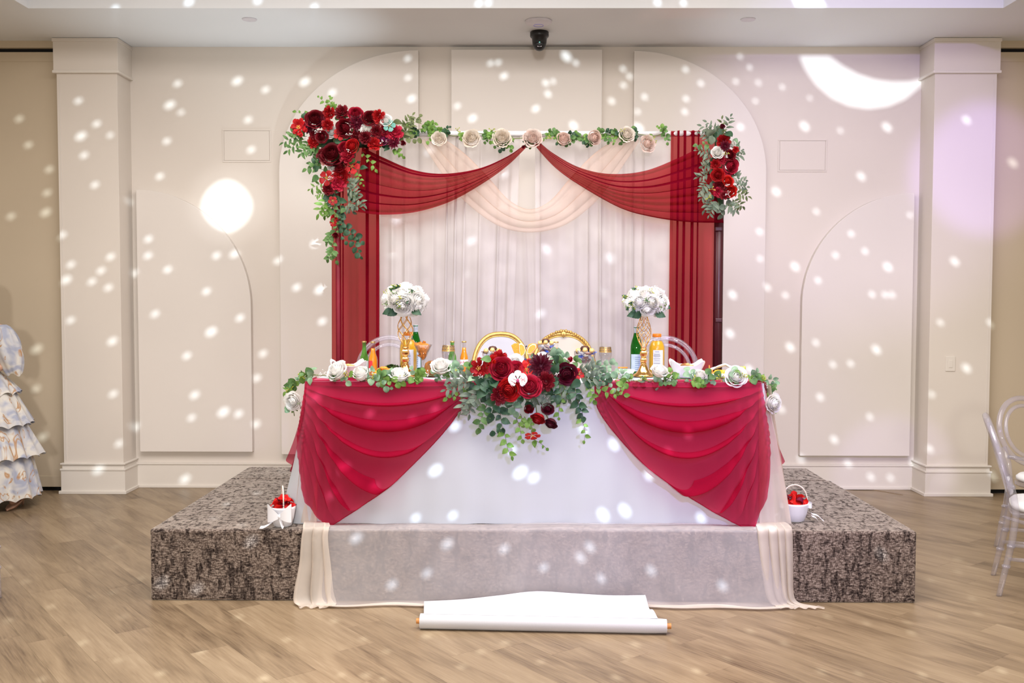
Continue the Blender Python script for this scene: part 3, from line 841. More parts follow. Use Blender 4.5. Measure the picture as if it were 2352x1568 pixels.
o = MB().grid(curtain(lx(1120, 1120), lx(1300, 1330), ZS+.01, PY(1215, 520, YB).z, YB+.05, 5, .010, 1.0, 12), 90, 20).build('voile_curtain', M['white_sheer']); tag(o, 'ivory voile width hanging behind the middle gap of the backdrop', 'curtain', 'voile panels of the backdrop')
o = MB().grid(curtain(lx(764, 764), lx(873, 872), ZS+.01, zc, YB-.03, 4, .026, 2.8, 21), 150, 24).build('burgundy_curtain', M['burg2']); tag(o, 'burgundy sheer panel hanging under the large flower corner', 'curtain', 'burgundy side panels of the backdrop')
o = MB().grid(curtain(lx(1540, 1533), lx(1652, 1650), ZS+.01, zc, YB-.03, 6, .026, 2.5, 34), 170, 24).build('burgundy_curtain', M['burg2']); tag(o, 'burgundy sheer panel hanging under the small flower cluster', 'curtain', 'burgundy side panels of the backdrop')

def swag(top_px, bot_px, y, nf, dens, amp, seed, ybulge=.03):
    T = [PY(a, b, y) for a, b in top_px]; Bq = [PY(a, b, y) for a, b in bot_px]
    def f(u, v):
        p = Vector(poly_at([tuple(q) for q in T], u)); q = Vector(poly_at([tuple(q) for q in Bq], u))
        gather = math.sin(PI*min(1, max(0, u)))
        ph = 2*PI*nf*(v+.04*math.sin(5*v+seed))+seed
        k = dens*(.6+.4*math.sin(v*9+seed*2))
        vv = min(1, max(0, v**1.25+k/(2*PI*nf)*math.sin(ph)))
        r = p.lerp(q, vv)
        r.y += -ybulge*gather*math.sin(PI*min(v, 1)) - amp*(1+math.cos(ph))*(.4+.6*gather)
        return r
    return f
o = MB().grid(swag([(832, 338), (880, 362), (950, 391), (1020, 400), (1100, 388), (1165, 360), (1204, 333)],
                   [(818, 487), (872, 494), (950, 489), (1030, 466), (1105, 425), (1165, 382), (1210, 338)], YB-.075, 8, 2.6, .014, .7), 110, 130).build('burgundy_swag', M['burg2'])
tag(o, 'burgundy chiffon swag of the backdrop under the large flower corner', 'drape', 'burgundy swags of the backdrop')
o = MB().grid(swag([(1234, 322), (1270, 352), (1330, 385), (1400, 400), (1480, 393), (1560, 362), (1612, 335)],
                   [(1228, 334), (1275, 385), (1335, 428), (1425, 478), (1500, 499), (1580, 510), (1662, 512)], YB-.075, 8, 2.6, .014, 2.2), 110, 130).build('burgundy_swag', M['burg2'])
tag(o, 'burgundy chiffon swag of the backdrop under the small flower cluster', 'drape', 'burgundy swags of the backdrop')
M['peach_voile'] = sheer('peach_voile', (.88, .70, .60, 1), .34, (1, .95, .91, 1), .45, 300, .05)
o = MB().grid(swag([(1010, 312), (1065, 350), (1120, 405), (1168, 458), (1215, 480), (1262, 462), (1310, 408), (1365, 352), (1425, 312)],
                   [(965, 322), (1030, 420), (1085, 478), (1150, 521), (1218, 534), (1290, 520), (1350, 480), (1400, 425), (1470, 322)], YB-.045, 4, 1.7, .008, 1.2), 100, 60).build('peach_swag', M['peach_voile'])
tag(o, 'pale peach voile swag hanging low in the middle of the backdrop', 'drape')
# ------------------------------------------------------------------ flowers and leaves
def petal(mb, a0, span, rb, rt, h0, ht, curl, tw=0, nu=6, nv=4, ruf=0, ruf_n=5, point=0, shut=0):
    """one petal: a cupped sheet round the flower axis, from the base (rb,h0) to the tip (rt,ht), its rim curling outwards"""
    def f(u, v):
        s = u*2-1
        wv = min(1, .42+1.15*v)*(1-.30*v**5)
        if point: wv *= (1-v**3*point)
        a = a0+s*span*wv+tw*v
        r = rb+(rt-rb)*v**.6
        r -= shut*rt*max(0, v-.45)**2*3.3
        z = h0+(ht-h0)*v**1.15
        e = max(0, v-.62)/.38
        r += curl*.55*e*e; z -= curl*e*e*(1-.35*s*s)
        r -= .10*rt*s*s*v
        z -= .10*ht*abs(s)**3*v
        if ruf: r += ruf*math.sin(ruf_n*PI*s+a0*3)*v*v; z += ruf*.8*math.cos(ruf_n*PI*s+a0)*v*v
        return (r*math.cos(a), r*math.sin(a), z)
    mb.grid(f, nu, nv)
def rose_mb(seed=0, open_=1.0, ruf=0.0):
    r = random.Random(seed); mb = MB()
    # (petals, outermost radius, height of the rim, curl, half width, how far the tip leans in again)
    layers = [(2, .15, .70, .0, 1.7, .70), (3, .24, .72, .0, 1.35, .52), (3, .34, .72, .01, 1.3, .36), (4, .44, .70, .03, 1.1, .22), (4, .55, .66, .06, 1.05, .12), (5, .67, .59, .10, .92, .04), (5, .81, .49, .15, .88, 0), (6, .97, .35, .20, .76, 0)]
    for li, (n, rt, ht, cu, sp, sh_) in enumerate(layers):
        for k in range(n):
            a = 2*PI*k/n+li*1.1+r.uniform(-.18, .18)
            petal(mb, a, sp*r.uniform(.92, 1.08), .03+.42*rt*(li > 2)+.2*rt, rt*open_*r.uniform(.94, 1.05), ht-.42-.05*li, ht*r.uniform(.95, 1.05), cu*r.uniform(.8, 1.3), r.uniform(-.1, .1)+.25*(sh_ > .2), ruf=ruf*(li/5), ruf_n=r.choice((3, 4, 5)), shut=sh_)
    mb.sphere((0, 0, .05), (.52, .52, .30), 10, 6)
    return mb
def dahlia_mb(seed=1):
    r = random.Random(seed); mb = MB()
    for li, (n, rt, ht) in enumerate([(5, .25, .55), (8, .45, .50), (10, .66, .40), (12, .86, .24), (12, 1.0, .05)]):
        for k in range(n):
            petal(mb, 2*PI*(k+.5*(li % 2))/n+r.uniform(-.06, .06), 1.95/n*1.6, .05, rt*r.uniform(.93, 1.06), -.05, ht, .05, 0, 4, 4, point=.75)
    mb.sphere((0, 0, 0), (.25, .25, .2), 8, 5)
    return mb
def carnation_mb(seed=2):
    r = random.Random(seed); mb = MB()
    for li, (n, rt, ht) in enumerate([(4, .25, .62), (6, .48, .60), (8, .72, .48), (9, .95, .28)]):
        for k in range(n):
            petal(mb, 2*PI*k/n+li+r.uniform(-.2, .2), 1.9/n*1.9, .06, rt*r.uniform(.9, 1.1), -.05, ht*r.uniform(.85, 1.15), .08, r.uniform(-.2, .2), 8, 4, ruf=.075, ruf_n=5)
    mb.sphere((0, 0, -.02), (.3, .3, .18), 8, 5)
    return mb
def peony_mb(seed=3):
    r = random.Random(seed); mb = MB()
    for li, (n, rt, ht) in enumerate([(5, .55, .48), (6, .8, .36), (7, 1.0, .16)]):
        for k in range(n):
            petal(mb, 2*PI*k/n+li*.7, 2.6/n, .12, rt*r.uniform(.92, 1.06), -.05, ht, .12, r.uniform(-.1, .1), 8, 4, ruf=.04, ruf_n=3)
    mb.sphere((0, 0, -.02), (.3, .3, .16), 8, 5)
    return mb
def blossom_mb(seed=4):
    mb = MB()
    for k in range(5):
        petal(mb, 2*PI*k/5, .62, .06, 1.0, 0, .26, .16, 0, 6, 5, ruf=.03, ruf_n=2)
    return mb
def orchid_mb():
    mb = MB()
    for k, (a, sp, rt) in enumerate([(PI/2, .55, 1.0), (PI/2+2.2, .5, .9), (PI/2-2.2, .5, .9), (.15, 1.05, 1.0), (PI-.15, 1.05, 1.0)]):
        petal(mb, a, sp, .05, rt, 0, .10 if k < 3 else .2, .05, 0, 6, 4)
    return mb
def leaf_mb(kind):
    def hw(x):
        if kind == 'round': return .46*math.sin(PI*min(1, x**.85))**.62
        if kind == 'willow': return .19*math.sin(PI*x**.8)**.9
        return .34*math.sin(PI*x**.72)**.95*(1+.07*math.sin(x*44))
    nx = 12 if kind == 'rose' else 8
    def f(u, v):
        s = v*2-1; w_ = hw(u)
        return (u, s*w_, .16*abs(s)*w_+.10*math.sin(u*PI)-.10*u*u)
    return MB().grid(f, nx, 4)
FLOWER = {'rose': rose_mb(0), 'rose2': rose_mb(7, .95, .03), 'bud': rose_mb(3, .72), 'dahlia': dahlia_mb(), 'carnation': carnation_mb(), 'peony': peony_mb(), 'blossom': blossom_mb(), 'orchid': orchid_mb()}
LEAF = {k: leaf_mb(k) for k in ('round', 'willow', 'rose')}
PAL = {
 'crimson': leafy('petal_crimson', (.30, .006, .020, 1), (.50, .016, .05, 1), .55, .2),
 'red': leafy('petal_red', (.30, .004, .007, 1), (.50, .010, .012, 1), .55, .2),
 'scarlet': leafy('petal_scarlet', (.50, .008, .005, 1), (.68, .018, .010, 1), .55, .2),
 'dark': leafy('petal_dark_red', (.10, .002, .006, 1), (.20, .005, .013, 1), .55, .15),
 'burgundy': leafy('petal_burgundy', (.055, .003, .010, 1), (.13, .006, .022, 1), .5, .15),
 'plum': leafy('petal_plum', (.18, .01, .07, 1), (.34, .03, .13, 1), .55, .2),
 'white': leafy('petal_white', (.92, .90, .84, 1), (.97, .96, .94, 1), .6, .35),
 'cream': leafy('petal_cream', (.86, .75, .62, 1), (.92, .84, .75, 1), .6, .45),
 'blush': leafy('petal_blush', (.88, .66, .57, 1), (.90, .77, .70, 1), .6, .45),
 'pink': leafy('petal_pink', (.75, .22, .20, 1), (.85, .38, .34, 1), .55, .3),
 'teal': leafy('petal_teal', (.10, .35, .30, 1), (.2, .5, .42, 1), .55, .3),
 'lip': leafy('orchid_lip_magenta', (.35, .02, .10, 1), (.55, .08, .22, 1), .5, .1),
 'stamen': plain('stamen_yellow', (.75, .5, .08, 1), .6),
 'euca': leafy('leaf_eucalyptus', (.13, .25, .14, 1), (.26, .40, .24, 1), .55, .2),
 'grey': leafy('leaf_grey_willow', (.095, .135, .095, 1), (.19, .24, .17, 1), .6, .2),
 'deep': leafy('leaf_deep_green', (.016, .050, .026, 1), (.050, .115, .058, 1), .45, .15),
 'olive': leafy('leaf_olive', (.070, .095, .035, 1), (.15, .18, .07, 1), .5, .15),
 'fresh': leafy('leaf_fresh_green', (.095, .215, .035, 1), (.20, .36, .075, 1), .5, .25),
 'mid': leafy('leaf_mid_green', (.06, .14, .040, 1), (.13, .25, .075, 1), .5, .2),
 'lime': leafy('sprig_lime', (.42, .50, .04, 1), (.62, .62, .10, 1), .5, .25),
 'stem': plain('stem_green', (.16, .20, .06, 1), .6),
 'stemb': plain('stem_brown', (.12, .07, .04, 1), .6),
}
_cache = {}
def shared(table, kind, mat):
    k = (kind, mat, id(table))
    if k not in _cache:
        me = table[kind].mesh(kind, True); me.materials.append(PAL[mat]); _cache[k] = me
    return _cache[k]
FR = random.Random(42)
def basis(p, xax, zax, s):
    x = Vector(xax).normalized(); z = Vector(zax); z = (z-x*z.dot(x))
    z = z.normalized() if z.length > 1e-5 else x.orthogonal().normalized()
    y = z.cross(x)
    m = Matrix((x*s, y*s, z*s)).transposed().to_4x4(); m.translation = p
    return m
def flower(root, p, r, kind, colr, face=None, name=None):
    face = Vector(face) if face else Vector((FR.uniform(-.35, .35), -1, FR.uniform(-.15, .45)))
    o = place_mesh(name or {'rose2': 'rose', 'bud': 'rose'}.get(kind, kind), shared(FLOWER, kind, colr), None, root)
    z = face.normalized(); x = z.orthogonal().normalized()
    x = Matrix.Rotation(FR.uniform(0, 6.28) if kind != 'orchid' else 0, 3, z) @ x
    if kind == 'orchid': x = Vector((1, 0, 0))
    o.matrix_basis = basis(Vector(p)-root.location, x, z, r)
    if kind in ('blossom', 'orchid', 'peony'):
        key = ('ctr', kind)
        if key not in _cache:
            mb = MB()
            if kind == 'orchid':
                mb.sphere((0, -.12, .16), (.16, .22, .14), 10, 6)
            else:
                for q in range(9):
                    a = q*2.4; rr_ = .05*math.sqrt(q)
                    mb.sphere((rr_*math.cos(a)*1.6, rr_*math.sin(a)*1.6, .26 if kind == 'peony' else .12), .05, 6, 4)
            me = mb.mesh('centre'); me.materials.append(PAL['lip' if kind == 'orchid' else 'stamen']); _cache[key] = me
        c = place_mesh('lip' if kind == 'orchid' else 'stamen', _cache[key], None, o)
    return o
def leaf(root, p, d, size, kind, colr, nrm=None):
    o = place_mesh('leaf', shared(LEAF, kind, colr), None, root)
    nrm = Vector(nrm) if nrm else Vector((FR.uniform(-.6, .6), -1, FR.uniform(-.3, .7)))
    o.matrix_basis = basis(Vector(p)-root.location, d, nrm, size)
    return o
def sprig(root, a, b, kind, colr, n, size, sag=.0, stem='stem', spread=.9, rad=.0016, both=True, tip=True, dy=0, jit=.3, big=1.0):
    """a stem from a to b (world) with leaves along it"""
    a = Vector(a); b = Vector(b); L = (b-a).length
    side = (b-a).cross(Vector((0, 1, 0)))
    side = side.normalized() if side.length > 1e-6 else Vector((1, 0, 0))
    ph = FR.uniform(0, 6); wob = FR.uniform(-.06, .06)*L
    def path(t):
        return a.lerp(b, t)+side*(wob*math.sin(PI*t)+.02*L*math.sin(6*t+ph))+Vector((0, -.02*math.sin(PI*t)+dy*t, -sag*4*t*(1-t)*L))
    MB().tube([path(i/10)-root.location for i in range(11)], [rad*(1-.6*i/10) for i in range(11)], 5).build('stem', PAL[stem], root)
    for i in range(n):
        t = (i+.7)/(n+.2) if n > 1 else 1
        p = path(min(t, 1)); tg = (path(min(1, t+.03))-path(max(0, t-.05))).normalized()
        sd = side if i % 2 else -side
        if tip and i == n-1: d = tg
        else: d = (tg*(1-spread*.55)+sd*spread*FR.uniform(.7, 1.1)+Vector((0, FR.uniform(-.35, .1), FR.uniform(-.15, .1)))).normalized()
        leaf(root, p, d, big*size*FR.uniform(1-jit, 1+jit)*(1-.25*t), kind, colr)
def tuft(root, p, r, colr, n=7):
    """small clump of narrow tips and buds"""
    mb = MB(); p = Vector(p)-root.location
    for i in range(n):
        d = Vector((FR.uniform(-1, 1), FR.uniform(-1, .1), FR.uniform(-.6, 1))).normalized()
        q = p+d*r
        mb.tube([p, p.lerp(q, .6), q], [r*.06, r*.05, r*.03], 4)
        mb.sphere(q, r*.16, 6, 4)
    mb.build('sprig_tuft', PAL[colr], root)

# --- large corner arrangement on the backdrop
YF = YB-.16
def crop(ox, oy, k):
    return lambda x, y, yy=YF: PY(ox+x*k, oy+y*k, yy)
c1 = crop(640, 210, 360/1377)
base = PY(800, 330, YF+.08)
ra = thing('flower_arrangement', 'large red rose arrangement with trailing greenery on the backdrop corner', 'flower arrangement', base)
K1 = 360/1377*YF/FPX*1.27
for (x, y, r, kd, cl_) in [(200,330,58,'peony','red'),(340,265,62,'rose','dark'),(460,205,46,'carnation','red'),(565,195,50,'carnation','dark'),(685,210,46,'rose','crimson'),(815,255,46,'rose','dark'),(890,240,46,'carnation','red'),(955,270,38,'rose','white'),(868,305,34,'orchid','pink'),(790,352,42,'rose','white'),(870,368,42,'carnation','dark'),(930,360,46,'carnation','crimson'),(1030,380,54,'carnation','crimson'),(920,435,42,'rose','plum'),(1020,460,46,'dahlia','burgundy'),(1100,465,22,'bud','dark'),(850,475,50,'carnation','red'),(470,365,38,'rose','white'),(450,312,40,'carnation','red'),(330,392,36,'carnation','dark'),(318,456,40,'carnation','red'),(400,415,40,'rose','dark'),(600,335,62,'rose2','dark'),(700,290,58,'dahlia','burgundy'),(545,388,36,'blossom','red'),(660,500,50,'rose','red'),(590,510,42,'rose','crimson'),(480,570,76,'rose','dark'),(405,570,46,'carnation','dark'),(625,580,52,'carnation','crimson'),(650,665,46,'blossom','red'),(430,630,32,'orchid','pink'),(490,682,38,'rose','white'),(550,660,46,'rose2','dark'),(560,745,62,'carnation','red'),(440,772,46,'blossom','red'),(530,820,52,'carnation','crimson'),(450,870,40,'carnation','dark'),(495,970,27,'blossom','red'),(500,1115,26,'carnation','red'),(490,1158,22,'blossom','red'),(510,1270,26,'bud','dark'),(325,326,22,'bud','scarlet'),(985,318,36,'blossom','teal'),(275,330,44,'dahlia','burgundy'),(690,400,40,'carnation','dark'),(780,425,46,'carnation','dark'),(385,290,40,'dahlia','burgundy')]:
    flower(ra, c1(x, y)+Vector((0, -.03-FR.uniform(0, .05), 0)), r*K1*1.12, kd, cl_)
def sp1(pairs, kd, cl_, n, size, big=1.25, **kw):
    for (xa, ya, xb, yb) in pairs: sprig(ra, c1(xa, ya)+Vector((0, -.01, 0)), c1(xb, yb)+Vector((0, FR.uniform(-.05, .02), 0)), kd, cl_, n, size, big=1.25, **kw)
sp1([(250,390,40,455),(240,420,85,535),(265,440,205,560),(300,460,340,570),(330,470,250,540),(240,400,110,370),(330,480,300,590)], 'willow', 'mid', 9, .045)
sp1([(360,215,140,185),(500,165,345,45),(480,175,445,40)], 'rose', 'fresh', 6, .032)
sp1([(1050,360,1250,205),(1060,400,1225,430)], 'round', 'olive', 6, .036)
sp1([(1090,380,1230,250),(1100,330,1180,210)], 'willow', 'olive', 8, .036)
sp1([(1010,490,1100,575),(1040,520,1080,560)], 'rose', 'fresh', 4, .028)
sp1([(400,640,245,700),(390,690,270,640)], 'rose', 'mid', 5, .04)
sp1([(420,790,265,865),(420,890,325,915),(440,950,355,1085),(450,990,405,1095),(450,1030,465,1115)], 'willow', 'fresh', 7, .044)
sp1([(600,790,690,835),(610,850,710,905),(620,900,755,1000),(620,960,740,1035),(600,1000,650,1055),(590,830,660,780)], 'willow', 'grey', 7, .046)
sp1([(480,960,520,1240),(500,1200,505,1500),(470,1250,430,1340),(490,1380,445,1480)], 'rose', 'mid', 8, .034)
sp1([(550,1050,600,1330),(570,1150,735,1330),(650,1250,735,1460)], 'round', 'deep', 8, .036)
sp1([(740,530,865,700),(690,700,745,830)], 'rose', 'fresh', 6, .028)
sp1([(520,900,540,1180),(450,890,470,1060)], 'rose', 'deep', 9, .040)
for (x, y) in [(540,290),(600,260),(640,270),(500,440),(560,420),(610,450),(380,640),(350,740),(310,690),(480,900),(560,890),(520,1000),(590,1030),(740,250),(900,480),(980,500),(1060,330),(230,260),(420,470),(680,600),(720,680),(330,640),(500,240),(960,330),(760,250),(420,240),(880,200),(1000,270)]:
    d = Vector((FR.uniform(-1, 1), -.2, FR.uniform(-.9, .7)))
    leaf(ra, c1(x, y)+Vector((0, -.03, 0)), d, FR.uniform(.045, .065), 'rose', FR.choice(['deep', 'deep', 'mid']))
for i in range(95):
    x, y = FR.choice([(FR.uniform(250, 1040), FR.uniform(220, 480)), (FR.uniform(380, 680), FR.uniform(450, 950))])
    leaf(ra, c1(x, y)+Vector((0, FR.uniform(0, .05), 0)), (FR.uniform(-1, 1), 0, FR.uniform(-1, 1)), FR.uniform(.045, .07), FR.choice(['rose', 'round']), FR.choice(['deep', 'mid', 'olive']))
for (x, y) in [(370,375),(640,405),(920,470),(480,790),(630,550)]: tuft(ra, c1(x, y)+Vector((0, -.09, 0)), .022, 'white', 5)
MB().box(Vector((0, .05, .02)), (.42, .05, .08)).build('foam_base', PAL['deep'], ra, bevel=.02)

# --- small cluster on the other corner
c2 = crop(1500, 260, 260/1568)
base = PY(1655, 380, YF+.08)
rb_ = thing('flower_cluster', 'narrow red rose cluster with grey willow leaves on the backdrop upright', 'flower arrangement', base)
K2 = 260/1568*YF/FPX*1.15
for (x, y, r, kd, cl_) in [(950,400,82,'carnation','red'),(970,475,66,'dahlia','burgundy'),(875,560,68,'rose','white'),(1090,432,44,'bud','white'),(1040,600,62,'rose2','dark'),(1050,740,92,'rose','crimson'),(850,720,62,'carnation','red'),(935,665,52,'carnation','crimson'),(870,870,72,'rose','red'),(955,870,46,'carnation','crimson'),(1005,958,66,'rose','scarlet'),(1060,1090,66,'rose','scarlet'),(900,1030,80,'carnation','dark'),(880,1105,60,'carnation','crimson'),(1108,930,46,'bud','white'),(955,1155,52,'carnation','dark'),(1110,530,40,'carnation','red'),(940,200,36,'bud','burgundy')]:
    flower(rb_, c2(x, y)+Vector((0, -.03-FR.uniform(0, .05), 0)), r*K2*1.12, kd, cl_)
for (xa, ya, xb, yb, kd, cl_, n, sz) in [(850,300,660,170,'willow','grey',7,.042),(900,260,730,120,'willow','grey',7,.042),(950,300,940,80,'willow','olive',5,.036),(1000,230,1070,50,'willow','grey',6,.036),(800,400,650,270,'willow','grey',8,.046),(820,420,590,445,'rose','mid',5,.036),(790,560,590,520,'willow','grey',8,.044),(780,600,670,570,'willow','grey',6,.044),(790,650,720,640,'willow','grey',5,.044),(770,720,680,745,'willow','grey',6,.042),(760,830,610,900,'willow','grey',8,.044),(740,960,630,1110,'willow','grey',9,.046),(770,1060,645,1195,'willow','grey',9,.046),(800,1190,715,1350,'willow','grey',9,.046),(850,1220,760,1425,'willow','grey',9,.046),(900,1230,930,1420,'round','grey',5,.050),(1000,1250,1125,1360,'willow','grey',8,.046),(1090,1190,1240,1300,'willow','olive',8,.044),(1110,1000,1300,1025,'willow','grey',8,.044),(1110,1090,1305,1170,'willow','olive',8,.044),(1100,920,1285,940,'willow','grey',7,.042),(1080,860,1180,900,'willow','grey',5,.042),(1090,560,1240,505,'willow','grey',6,.038),(1110,610,1225,580,'willow','grey',5,.038),(1060,440,1180,420,'round','euca',4,.034),(950,300,1010,270,'round','deep',2,.055),(820,300,760,340,'round','grey',3,.05)]:
    sprig(rb_, c2(xa, ya)+Vector((0, -.015, 0)), c2(xb, yb)+Vector((0, FR.uniform(-.05, .01), 0)), kd, cl_, n, sz, big=1.2)
for i in range(46):
    x, y = FR.uniform(780, 1120), FR.uniform(280, 1280)
    leaf(rb_, c2(x, y)+Vector((0, FR.uniform(-.02, .04), 0)), (FR.uniform(-1, 1), 0, FR.uniform(-1, 1)), FR.uniform(.04, .062), FR.choice(['rose', 'rose', 'round']), FR.choice(['deep', 'deep', 'grey']))
for (x, y) in [(970,600),(780,1070),(1000,1140),(730,1190)]: tuft(rb_, c2(x, y)+Vector((0, -.09, 0)), .022, FR.choice(['white', 'lime']), 5)
MB().box(Vector((0, .05, 0)), (.06, .05, .55)).build('foam_base', PAL['deep'], rb_, bevel=.015)

# --- garland along the crossbar
gb = PY(1230, 318, YB-.06)
rg = thing('crossbar_garland', 'eucalyptus garland with cream roses along the backdrop crossbar', 'garland', gb)
pts = [(940,300),(985,296),(1040,312),(1100,306),(1150,318),(1210,316),(1265,306),(1320,316),(1380,308),(1440,305),(1500,312),(1530,303)]
P3 = [PY(x, y, YB-.05) for x, y in pts]
MB().tube([Vector(poly_at([tuple(p) for p in P3], i/60))-gb for i in range(61)], .0028, 6).build('stem', PAL['stem'], rg)
for (x, y, r, cl_) in [(1008,319,17,'cream'),(1083,318,21,'cream'),(1153,318,22,'cream'),(1223,318,22,'blush'),(1295,319,21,'blush'),(1365,316,21,'blush'),(1440,309,19,'cream'),(1487,330,20,'blush')]:
    flower(rg, PY(x, y, YB-.10), r*YB/FPX*1.0, FR.choice(['rose', 'bud', 'rose2']), cl_)
for i in range(72):
    t = FR.random(); p = Vector(poly_at([tuple(q) for q in P3], t))
    e = p+Vector((FR.uniform(-.07, .07), FR.uniform(-.05, -.01), FR.uniform(-.085, .04)))
    sprig(rg, p, e, 'round', FR.choice(['fresh', 'mid', 'fresh', 'deep']), 5, .034, rad=.0012)
for (x, y) in [(1050,300),(1130,300),(1265,318),(1430,300),(1500,322)]: tuft(rg, PY(x, y, YB-.10), .024, 'lime', 6)

# --- centre arrangement on the table, hanging over the front
YT = TY0-.06
c4 = crop(980, 790, 460/2352)
C4 = lambda x, y, yy=YT: PY(980+x*460/2352, 790+y*460/2352, yy)
base = Vector((C4(1150, 400).x, TY0+.10, TZ+.01))
rc = thing('table_flower_arrangement', 'red and burgundy flower arrangement trailing over the middle of the table', 'flower arrangement', base)
K4 = 460/2352*YT/FPX*1.14
for (x, y, r, kd, cl_, dy) in [(620,285,98,'peony','red',0),(770,225,78,'carnation','scarlet',.04),(850,178,82,'carnation','red',.06),(880,290,112,'rose','crimson',-.02),(900,395,80,'rose2','crimson',.0),(1045,290,74,'rose','crimson',.0),(1170,300,74,'blossom','scarlet',0),(1190,250,60,'blossom','scarlet',.02),(1045,222,76,'rose','white',.08),(1340,262,135,'dahlia','burgundy',0),(1640,350,108,'rose','burgundy',0),(1730,400,64,'carnation','red',.02),(1400,430,98,'carnation','dark',-.04),(1210,490,112,'rose','crimson',-.06),(970,520,108,'rose','red',-.06),(860,580,98,'carnation','dark',-.06),(1070,405,88,'orchid','white',-.08),(1790,350,52,'blossom','red',.0),(1690,185,34,'bud','crimson',.05),(1200,755,58,'bud','dark',-.03),(1310,862,74,'rose','red',-.03),(1420,750,60,'rose','burgundy',-.03),(1460,918,66,'rose','burgundy',-.03),(1240,1060,72,'blossom','scarlet',-.03),(1360,182,62,'rose','white',.09),(795,200,26,'bud','scarlet',-.06)]:
    fc = None
    if y > 700: fc = (FR.uniform(-.5, .5), -.6, -.8 if y > 840 else -.2)
    flower(rc, C4(x, y)+Vector((0, dy, 0)), r*K4*1.1, kd, cl_, fc)
for (xa, ya, xb, yb, kd, cl_, n, sz, dy) in [
  (560,400,225,395,'willow','grey',9,.055,0),(560,420,240,470,'willow','grey',9,.055,0),(520,430,215,540,'willow','grey',9,.058,0),(420,450,270,590,'willow','grey',7,.06,0),
  (500,440,480,590,'rose','fresh',2,.03,0),(490,560,230,640,'rose','fresh',6,.042,0),(520,560,400,800,'willow','grey',7,.06,0),(540,560,500,830,'willow','grey',8,.06,0),(620,540,530,720,'willow','grey',8,.055,0),
  (700,700,605,1000,'rose','mid',7,.050,0),(820,700,900,1000,'rose','deep',6,.055,0),(890,980,1000,1340,'rose','fresh',7,.042,0),(900,1040,790,1050,'rose','deep',2,.05,0),
  (1010,620,1040,800,'rose','euca',4,.052,0),(1040,700,910,770,'rose','deep',2,.055,0),(1050,860,1130,1130,'rose','fresh',6,.036,0),(1100,820,1130,960,'rose','fresh',4,.036,0),(1150,850,1250,1000,'round','fresh',6,.034,0),(1240,1100,1420,1230,'rose','fresh',4,.036,0),
  (1580,560,1555,880,'rose','fresh',6,.036,0),(1590,560,1500,600,'rose','deep',3,.05,0),(1470,480,1540,650,'rose','deep',4,.05,0),
  (1740,480,1760,640,'rose','deep',5,.052,0),(1760,640,1830,860,'rose','deep',6,.050,0),(1810,840,1850,1150,'rose','fresh',5,.036,0),(1700,520,1620,650,'rose','deep',3,.046,0),
  (1750,330,2010,220,'willow','grey',8,.058,.03),(1780,360,2030,290,'willow','grey',8,.058,.02),(1800,400,2060,370,'willow','grey',8,.055,0),(1850,420,2130,420,'round','deep',8,.040,0),
  (1880,440,2330,600,'rose','fresh',9,.040,0),(1900,480,1970,660,'rose','fresh',6,.038,0),(1880,430,2250,520,'round','euca',8,.038,0),
  (1240,560,1330,680,'willow','grey',7,.055,0),(1340,560,1440,690,'willow','grey',8,.055,0),(1290,560,1250,640,'willow','grey',5,.055,0),(1600,470,1680,640,'willow','grey',6,.055,0),
  (700,420,600,560,'rose','deep',4,.07,0),(760,440,690,620,'rose','deep',5,.075,0),(820,640,750,820,'rose','deep',4,.075,0),(1080,580,1190,680,'rose','deep',3,.07,0),
  (1450,180,1580,110,'round','euca',5,.05,.07),(1500,230,1640,150,'round','euca',5,.055,.06),(1480,260,1650,230,'round','mid',5,.05,.05),(1720,230,1790,210,'round','mid',3,.04,.06),
  (560,330,480,260,'rose','mid',4,.05,.05),(420,330,300,270,'round','euca',4,.045,.06),(440,330,520,300,'round','fresh',3,.045,.05),(1215,210,1235,150,'willow','deep',2,.05,.07),
  (1950,280,2230,250,'round','euca',7,.042,.05),(2000,330,2230,320,'round','euca',6,.042,.03)]:
    sprig(rc, C4(xa, ya)+Vector((0, dy, 0)), C4(xb, yb)+Vector((0, dy+FR.uniform(-.03, .0), 0)), kd, cl_, n, sz, stem='stemb' if ya > 480 else 'stem')
for (x, y, sz, cl_) in [(690,430,.085,'deep'),(780,390,.085,'deep'),(720,520,.085,'deep'),(640,420,.075,'deep'),(570,390,.055,'euca'),(1500,430,.07,'deep'),(1560,440,.075,'deep'),(1110,560,.07,'grey'),(1040,560,.06,'grey'),(1540,210,.07,'deep'),(940,480,.06,'mid'),(1290,420,.06,'deep'),(800,450,.08,'deep'),(1480,340,.07,'deep'),(1800,420,.07,'deep'),(760,180,.06,'mid')]:
    leaf(rc, C4(x, y)+Vector((0, -.01, 0)), (FR.uniform(-1, 1), -.3, FR.uniform(-1, .6)), sz, 'rose', cl_)
for i in range(46):
    x, y = FR.uniform(520, 1850), FR.uniform(240, 520)
    leaf(rc, C4(x, y)+Vector((0, FR.uniform(.02, .09) if y < 400 else .01, 0)), (FR.uniform(-1, 1), 0, FR.uniform(-1, .6)), FR.uniform(.05, .075), 'rose', FR.choice(['deep', 'deep', 'mid']))
for (x, y, xb, yb) in [(1300,620,1295,830),(1350,660,1430,880),(1400,650,1420,720),(1180,600,1200,730)]:
    MB().tube([C4(x, y)-base, C4((x+xb)/2-15, (y+yb)/2)-base, C4(xb, yb)-base], .0025, 6).build('stem', PAL['stem'], rc)
for (x, y, cl_) in [(640,370,'white'),(1525,330,'white'),(1130,400,'pink')]: tuft(rc, C4(x, y)+Vector((0, -.10, 0)), .013, cl_, 9)
